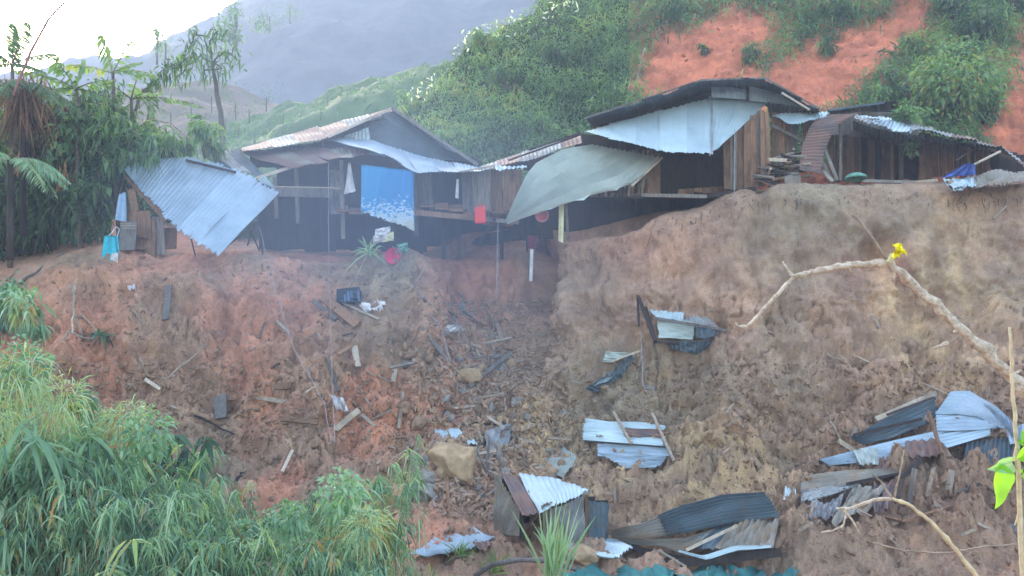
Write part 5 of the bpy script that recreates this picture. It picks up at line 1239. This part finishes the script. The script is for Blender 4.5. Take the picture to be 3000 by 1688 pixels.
banana('banana plant reaching right over the valley toward the leaning tree', gb(400, 25.5), hz_(400, 290, 25.5), [(1,.15,2.2,.24),(1,.4,1.2,.3),(-.6,.6,1.3,.35),(.3,.8,1.0,.3)], .62, .10)
banana('low bright banana plant just left of the collapsed blue-grey roof', gb(375, 25.0), hz_(375, 400, 25.0), [(1,.3,1.2,.3),(-.5,.7,1.2,.3),(.4,.7,1.0,.3),(-1,.2,1.2,.3)], .68, .12)
# pale hanging tree fern
def fern(label, top, n, L, mat, t0, skirt=True, hgt=2.5):
    top = Vector(top); t = thing('tree_fern', label, 'tree fern', top-Vector((0, 0, hgt)))
    G().tube(jitter_path([top-Vector((0, 0, hgt)), top], 4, .04), [.10, .09, .08, .08, .07], 8).build('trunk', M['dark_shade_wood'], t, smooth=True)
    for k in range(n):
        a = 6.283*k/n+random.uniform(-.2, .2); l = LV(); s = G()
        frond(l, top, (math.cos(a), math.sin(a)*.8, random.uniform(.1, .6)), L*random.uniform(.8, 1.1), .38, 26, 1.5, .05, t0+random.uniform(-.08, .08), .5, s, .012); l.build('frond', M[mat], t); s.build('frond_rib', M['stick'], t, smooth=True)
    if skirt:
        l = LV(); n_ = 260; b = np.array(top)+rng.normal(size=(n_, 3))*[.22, .2, .15]; l.add(b, nrm(rng.normal(size=(n_, 3))*.35+[0, 0, -1]), U(.6, 1.7, n_), .05, .2, U(0, 1, n_), seg=3); l.build('dead_skirt', M['dead'], t)
    return t
fern('tree fern with dark red-brown dead skirt at the left edge', P(70, 250, 23.5), 9, 1.9, 'leaf', .35, True, 4.2)
fern('pale green tree fern hanging low at the left edge', P(30, 470, 22.2), 8, 1.7, 'bamboo', .62, False, 2.6)
fern('small tree fern behind the red-brown skirted one', P(180, 330, 25), 8, 1.5, 'leaf', .3, True, 3)
# thicket: masses of foliage on the left
random.seed(44)
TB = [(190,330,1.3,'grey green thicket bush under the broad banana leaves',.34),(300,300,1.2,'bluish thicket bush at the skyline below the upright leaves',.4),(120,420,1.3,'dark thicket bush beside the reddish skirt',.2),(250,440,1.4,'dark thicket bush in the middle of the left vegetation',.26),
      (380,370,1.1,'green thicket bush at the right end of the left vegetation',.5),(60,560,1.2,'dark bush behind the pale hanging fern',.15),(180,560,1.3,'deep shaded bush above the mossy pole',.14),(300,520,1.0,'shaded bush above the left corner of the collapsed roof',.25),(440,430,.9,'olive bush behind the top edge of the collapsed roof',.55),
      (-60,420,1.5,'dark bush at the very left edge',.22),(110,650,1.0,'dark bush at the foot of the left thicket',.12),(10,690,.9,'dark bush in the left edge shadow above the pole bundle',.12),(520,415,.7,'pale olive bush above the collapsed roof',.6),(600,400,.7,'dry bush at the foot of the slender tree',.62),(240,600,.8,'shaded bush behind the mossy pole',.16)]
for x, y, r, lab, t0 in TB:
    Y = 25.8 if y < 480 else 25.2
    bush('thicket_bush', lab, P(x, y, Y), r, int(620*r), .24, .07, 'leaf', t0, .95, droop=1.1)
bush('fern_bush', 'blue green ferny bush below the pole bundle at the left edge', P(70, 880, 17.5), .55, 420, .2, .06, 'bamboo', .55, .8, droop=1)
lv = LV(); n = 15000; pp = []
for i in range(n):
    px = random.uniform(-200, 470); y0 = np.interp(px, [-200, 130, 300, 470], [300, 290, 300, 400]); py = random.uniform(y0, 700); Y = random.uniform(23.7, 27.3)
    pp.append(P(px, py, Y))
pp = np.array(pp); dk = np.interp(pp[:, 2], [1.5, 4.5], [.12, .42]); cl = fbm(pp[:, 0]*1.3, pp[:, 1]*1.3, pp[:, 2]*1.3, 3); sx_ = 1500+pp[:, 0]/pp[:, 1]*F; sy_ = 844-pp[:, 2]/pp[:, 1]*F; keep = (cl > -.12) & ~((sx_ > 320) & (sy_ > 470+.35*(400-sx_).clip(0))); pp = pp[keep]; dk = dk[keep]+.45*cl[keep]; n = len(pp)  # tint drops toward the foot, painting the thicket's shade into its leaves
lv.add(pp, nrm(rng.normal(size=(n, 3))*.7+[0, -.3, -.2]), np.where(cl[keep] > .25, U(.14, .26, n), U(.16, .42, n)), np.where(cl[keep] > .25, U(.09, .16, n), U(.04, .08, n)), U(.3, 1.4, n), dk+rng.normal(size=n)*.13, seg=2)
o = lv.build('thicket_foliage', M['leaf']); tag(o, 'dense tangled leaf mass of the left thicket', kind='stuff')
for x, y, r, lab, t0 in [(5,760,.55,'dark shrub at the left edge beside the pole bundle',.25),(25,850,.5,'blue green shrub under the pole bundle at the left edge',.5),(-5,930,.6,'shaded shrub at the left edge above the lower left undergrowth',.3),(95,960,.35,'small pale shrub where the red slope meets the left undergrowth',.62)]:
    bush('edge_shrub', lab, S(x, y, .25), r, int(900*r), .18, .045, 'bamboo', t0, .9, droop=1.2)
# bare stems and hanging vines of the thicket
st = thing('stem_tangle', 'tangle of bare shaded stems under the left thicket', 'stems', gb(150, 25))
for i in range(46):
    px = random.uniform(-20, 400); y1 = random.uniform(560, 700)
    a = P(px, y1, random.uniform(24.4, 25.4)); b = P(px+random.gauss(0, 45), y1-random.uniform(120, 330), random.uniform(24.6, 26))
    G().tube(jitter_path([a, b], 4, .07), random.uniform(.012, .035), 5).build('stem', M[random.choice(['bark', 'dark_shade_wood', 'stick', 'bark'])], st, smooth=True)
for px, y0, y1, lab in [(185,480,545,'hanging dried orange-brown leaf in the shaded left thicket'), (60,440,480,'small dry orange leaves in the red-brown skirt at the left edge')]:
    l = LV(); c = np.array(P(px, y0, 23.4)); n = 22; l.add(c+rng.normal(size=(n, 3))*[.06, .05, .15]-[0, 0, .2], nrm(rng.normal(size=(n, 3))*.3+[0, 0, -1]), U(.2, .45, n), .06, .2, U(.7, 1, n), seg=2); o = l.build('dry_leaves', M['dead']); tag(o, lab, 'leaf')
a_ = jitter_path([P(40, 280, 22), P(90, 150, 22), P(140, 60, 22), P(215, -20, 22)], 3, .01)
o = G().tube(a_, [.035-.002*i for i in range(len(a_))], 6).build('arching_stem', mat_plain('red_stem', (.34,.16,.15), (.22,.10,.10)), smooth=True); tag(o, 'long reddish stem arching across the bright sky at the upper left', 'stem')
for pts, lab in [([(470,240),(395,215),(385,330),(430,420)], None)]: pass
for pts, lab in [([(120,200),(200,350),(260,430),(330,470)], 'thin woody vine crossing the left thicket diagonally'), ([(150,260),(245,340),(300,330)], 'pale vine loop in the middle of the left thicket'), ([(380,375),(440,430),(465,470)], 'pale stem slanting onto the peak of the collapsed roof'), ([(440,350),(500,360),(560,410)], 'long drooping pale frond rib above the collapsed roof')]:
    o = G().tube(jitter_path([P(x, y, 24.6) for x, y in pts], 4, .02), .022, 5).build('vine', M['stick'], smooth=True); tag(o, lab, 'vine')

# slender tree in the middle distance
def limb_tree(label, cat, base, pts, r0, limbs, leafr, nleaf, L, W, t0, name='slender_tree', droop=1.2, mat='leaf'):
    t = thing(name, label, cat, base)
    path = jitter_path(pts, 4, .03); G().tube(path, [r0*(1-.55*i/(len(path)-1)) for i in range(len(path))], 8).build('trunk', M['bark'], t, smooth=True)
    l = LV()
    for lp, rr in limbs:
        G().tube(jitter_path(lp, 4, .05), [r0*.4*(1-.14*i) for i in range(4*(len(lp)-1)+1)] if 4*(len(lp)-1)+1 <= 7 else r0*.25, 5).build('branch', M['bark'], t, smooth=True)
        for q in lp[1:]:
            n = nleaf; b = np.array(q)+rng.normal(size=(n, 3))*rr*.5; l.add(b, nrm(rng.normal(size=(n, 3))+[0, 0, -.3]), L*U(.6, 1.3, n), W, U(.4, 1.2, n)*droop, t0+rng.normal(size=n)*.12, seg=2)
    l.build('crown', M[mat], t)
Yt = 42
limb_tree('slender dark-trunked tree with drooping crown standing alone behind the collapsed roof', 'tree', P(655, 470, Yt), [P(655, 480, Yt), P(650, 360, Yt), P(632, 250, Yt), P(620, 180, Yt)], .17,
   [([P(622,185,Yt), P(590,165,Yt), P(550,195,Yt-.3), P(515,230,Yt-.4)], .55), ([P(622,185,Yt), P(660,150,Yt), P(690,170,Yt)], .6), ([P(620,190,Yt), P(615,120,Yt), P(640,90,Yt)], .5), ([P(615,110,Yt), P(570,100,Yt), P(558,130,Yt)], .4), ([P(620,180,Yt), P(650,200,Yt-.5), P(600,205,Yt-.8)], .6)], 1, 34, .36, .09, .38)
limb_tree('leafy branch tree reaching right from the left thicket toward the slender tree', 'tree', gb(380, 27), [gb(380, 27), P(395, 330, 27), P(420, 260, 27)], .08,
   [([P(420,262,27), P(455,225,27), P(500,190,27), P(535,180,27), P(565,165,27)], .3), ([P(400,300,27), P(440,250,27), P(480,215,27)], .3)], 1, 34, .24, .07, .38, name='leaning_tree')
for x, y, rr in [(740, 340, .7), (700, 300, .6), (660, 330, .5)]: pass
# trees on the far skyline and on the meadow hill
def far_tree(label, x, ytop, ybase, Y, r, t0, n=260, group=None):
    base = P(x, ybase, Y); top = P(x, ytop, Y); h = (top-base).length
    t = thing('skyline_tree', label, 'tree', base, group); G().tube(jitter_path([base, top.lerp(base, .2)], 4, h*.02), [h*.03]*5, 5).build('trunk', M['bark'], t, smooth=True)
    l = LV(); k = 9; cc = np.array([base.lerp(top, random.uniform(.45, .97)) for _ in range(k)])+rng.normal(size=(k, 3))*r*.45; ii = rng.integers(0, k, n); b = cc[ii]+rng.normal(size=(n, 3))*r*.24
    l.add(b, nrm(rng.normal(size=(n, 3))), h*.07*U(.6, 1.3, n), h*.04, .4, t0+rng.normal(size=n)*.1, seg=2); l.build('crown', M['leaf'], t)
far_tree('tallest rounded tree on the bright skyline', 690, 18, 150, 110, 2.4, .5, 700)
far_tree('low tree on the skyline right of the tallest one', 790, 38, 95, 130, 2.0, .5, 400)
far_tree('hazy tree on the skyline left, between comb-torn leaves and slender tree', 485, 110, 200, 95, 1.8, .6, 400)
far_tree('thin pale tree on the skyline right of the comb-torn leaves', 460, 80, 190, 95, .7, .7, 120)
far_tree('stunted tree at the upper rim of the misty mountain', 850, 10, 70, 150, 2.0, .5, 350)
random.seed(6)
for i, (x, y, s) in enumerate([(690,320,1.4),(730,335,1.2),(780,300,1.2),(700,385,1.0),(745,400,1.1),(660,360,1.0),(830,345,.9),(940,330,1.0),(960,290,.8),(560,330,1.3),(500,345,1.2),(620,300,1.3)]):
    far_tree(['dark hazy tree directly right of the slender trunk','hazy tree second right of the slender trunk','tall hazy tree where mountain and meadow meet','small hazy shrub tree above the rusty roof slope','drooping hazy tree on the meadow above the rusty roof','hazy tree touching the slender trunk','small tree in the open meadow','small pale tree left of the gable peak','tiny tree high on the meadow edge','misty tree on the reddish fallow hill','misty tree left on the fallow hill','misty tree behind the slender trunk'][i], x, y-22*s, y+22*s, 52 if x > 640 else 62, .75*s, .45, 200)
hvm = LV(); B = []
for i in range(4200):   # rough herbs of the meadow slope
    r_ = rng.integers(0, MIDR.shape[0]-22), rng.integers(0, MIDR.shape[1]); B.append(MIDR[r_[0], r_[1]])
B = np.array(B)+rng.normal(size=(len(B), 3))*[.5, .5, .05]; n = len(B); hvm.add(B, nrm(rng.normal(size=(n, 3))*.5+[0, 0, 1]), U(.4, .9, n), U(.06, .16, n), .5, U(.3, .6, n), seg=2); o = hvm.build('meadow_herbs', M['leaf']); tag(o, 'rough herbs on the pale green slope', kind='stuff')

# ================================================================== foreground twigs
def twig(t, pts, r0, r1, Y, mat='twig', knob=.9, n=8, name='branch'):
    pp = []
    for i in range(len(pts)-1):
        for k in range(5): 
            s = k/5; pp.append(P(pts[i][0]*(1-s)+pts[i+1][0]*s, pts[i][1]*(1-s)+pts[i+1][1]*s, Y))
    pp.append(P(*pts[-1], Y)); m = len(pp)
    pp = [p+Vector((random.uniform(-1, 1), random.uniform(-1, 1), random.uniform(-1, 1)))*r0*.25 for p in pp]
    rr = [r0+(r1-r0)*i/(m-1) for i in range(m)]; rr = [r*(1+(knob*.5 if i % 5 == 2 else 0)*random.random()) for i, r in enumerate(rr)]
    return G().tube(pp, rr, n).build(name, M[mat], t, smooth=True)
random.seed(2); YB = 4.2
FB = thing('bare_branch', 'thick pale bare branch crossing the right foreground with a crooked side twig', 'branch', P(3400, 2300, YB))
twig(FB, [(3420,2300),(3330,1560),(3180,1300),(3000,1150),(2940,1080),(2800,950),(2700,850),(2600,765)], .038, .020, YB)
twig(FB, [(2600,765),(2560,705),(2525,655),(2495,628)], .009, .006, YB, 'stick')
twig(FB, [(2604,768),(2540,775),(2480,778),(2420,790),(2370,800),(2325,813)], .018, .012, YB)
twig(FB, [(2325,813),(2305,790),(2293,765)], .008, .004, YB); twig(FB, [(2325,813),(2270,870),(2230,915),(2190,957)], .010, .008, YB); twig(FB, [(2190,957),(2160,958),(2155,945)], .007, .005, YB)
for a, b in [((2625,790),(2618,822)), ((2790,935),(2800,928)), ((2775,1005),(2735,1020)), ((2800,975),(2803,960)), ((2480,780),(2483,768)), ((2485,785),(2492,800)), ((2900,1040),(2925,1020)), ((2960,1100),(2995,1085)), ((2700,870),(2715,850))]:
    twig(FB, [a, b], .013, .004, YB, name='thorn', knob=0)
# yellow flower
fl = thing('yellow_flower', 'bright yellow flower bud at the fork of the bare branch', 'flower', P(2625, 765, YB-.03))
def heart(parent, tipx, tipy, bx, by, wid, Y, curl=.02, m='fresh', t=.5):
    a = P(bx, by, Y); b = P(tipx, tipy, Y-.08); ax = b-a; L_ = ax.length; ax.normalize(); side = ax.cross(Vector((.35, -1, .1))).normalized(); nn = side.cross(ax)
    V = []; prof = [0, .75, 1, .97, .82, .6, .34, .03]; k = len(prof)
    for i, w_ in enumerate(prof):
        for j in (-2, -1, 0, 1, 2):
            V.append(a+ax*L_*i/(k-1)+side*wid*.5*w_*j/2+nn*(curl*abs(j)*w_+.01*math.sin(i*1.3)))
    Fs = [(i*5+j, i*5+j+1, (i+1)*5+j+1, (i+1)*5+j) for i in range(k-1) for j in range(4)]
    o = mk('leaf', V, Fs, M[m], parent, smooth=True, attrs={'tint': ('FLOAT', np.full(len(V), t))}); o.modifiers.new('s', 'SUBSURF').render_levels = 2; return o
for tx, ty, bx, by, wd in [(2656,752,2612,722,.045),(2650,728,2618,740,.04),(2608,762,2622,735,.03),(2630,712,2620,742,.03)]:
    h_ = heart(fl, tx, ty, bx, by, wd, YB-.04, .012, 'yellowfl', .5); h_.name = 'petal'
G().tube([P(2604,768,YB-.02), P(2615,745,YB-.03)], .012, 6).build('stalk', M['cream'], fl)
# second thin twig, lower right
B2 = thing('thin_twig', 'thin yellowish thorny twig rising from the bottom edge at the lower right', 'twig', P(3000, 2150, 4.0))
M['ytwig'] = mat_plain('yellow_twig', (.62,.50,.32), (.40,.30,.20), 22, .7)
twig(B2, [(3000,2100),(2860,1688),(2800,1610),(2730,1530),(2660,1478),(2610,1460)], .012, .007, 4.0, 'ytwig')
twig(B2, [(2610,1460),(2560,1465),(2490,1490),(2450,1490)], .009, .006, 4.0); twig(B2, [(2470,1490),(2500,1530),(2518,1565)], .007, .003, 4.0); twig(B2, [(2470,1540),(2440,1555),(2405,1560)], .005, .003, 4.0); twig(B2, [(2480,1495),(2472,1540)], .005, .004, 4.0)
twig(B2, [(2612,1460),(2580,1410),(2555,1390)], .006, .003, 4.0, 'stick'); twig(B2, [(2620,1458),(2640,1370),(2648,1320)], .005, .003, 4.0, 'stick')
# leafy stem at right edge
M['vine'] = M['ytwig']
B3 = thing('leafy_vine', 'upright pale vine with bright green heart-shaped leaves at the right edge', 'vine', P(2990, 2300, 3.6))
twig(B3, [(2990,2300),(2995,1688),(2985,1400),(2975,1240),(2965,1130),(2960,960)], .012, .006, 3.6, 'ytwig')
heart(B3, 2912, 1492, 2925, 1350, .11, 3.6, .02, t=.75); heart(B3, 3060, 1270, 2975, 1345, .13, 3.6, .02, t=.6); heart(B3, 2890, 1375, 2965, 1355, .07, 3.62, .015, 'bamboo', .7); heart(B3, 3020, 1420, 2985, 1385, .05, 3.58, .01, t=.9)
heart(B3, 3010, 1240, 2978, 1290, .06, 3.6, .02, t=.3)
for a, b in [((2985,1350),(2925,1352)), ((2985,1500),(2972,1540)), ((2988,1400),(3010,1390))]: twig(B3, [a, b], .005, .003, 3.6, 'ytwig', 0, 5, 'side_twig')
o = G().tube(jitter_path([P(2560, 1590, 4.1), P(2650, 1615, 4.1), P(2780, 1620, 4.1), P(2900, 1600, 4.1), P(2990, 1590, 4.1)], 3, .004), .004, 4).build('tendril', M['stick'], smooth=True); tag(o, 'thin brown tendril sweeping across the lower right foreground', 'tendril')
for o in list(bpy.data.objects):
    if o.get('label') and len(o['label'].split()) > 16: o['label'] = ' '.join(o['label'].split()[:16])
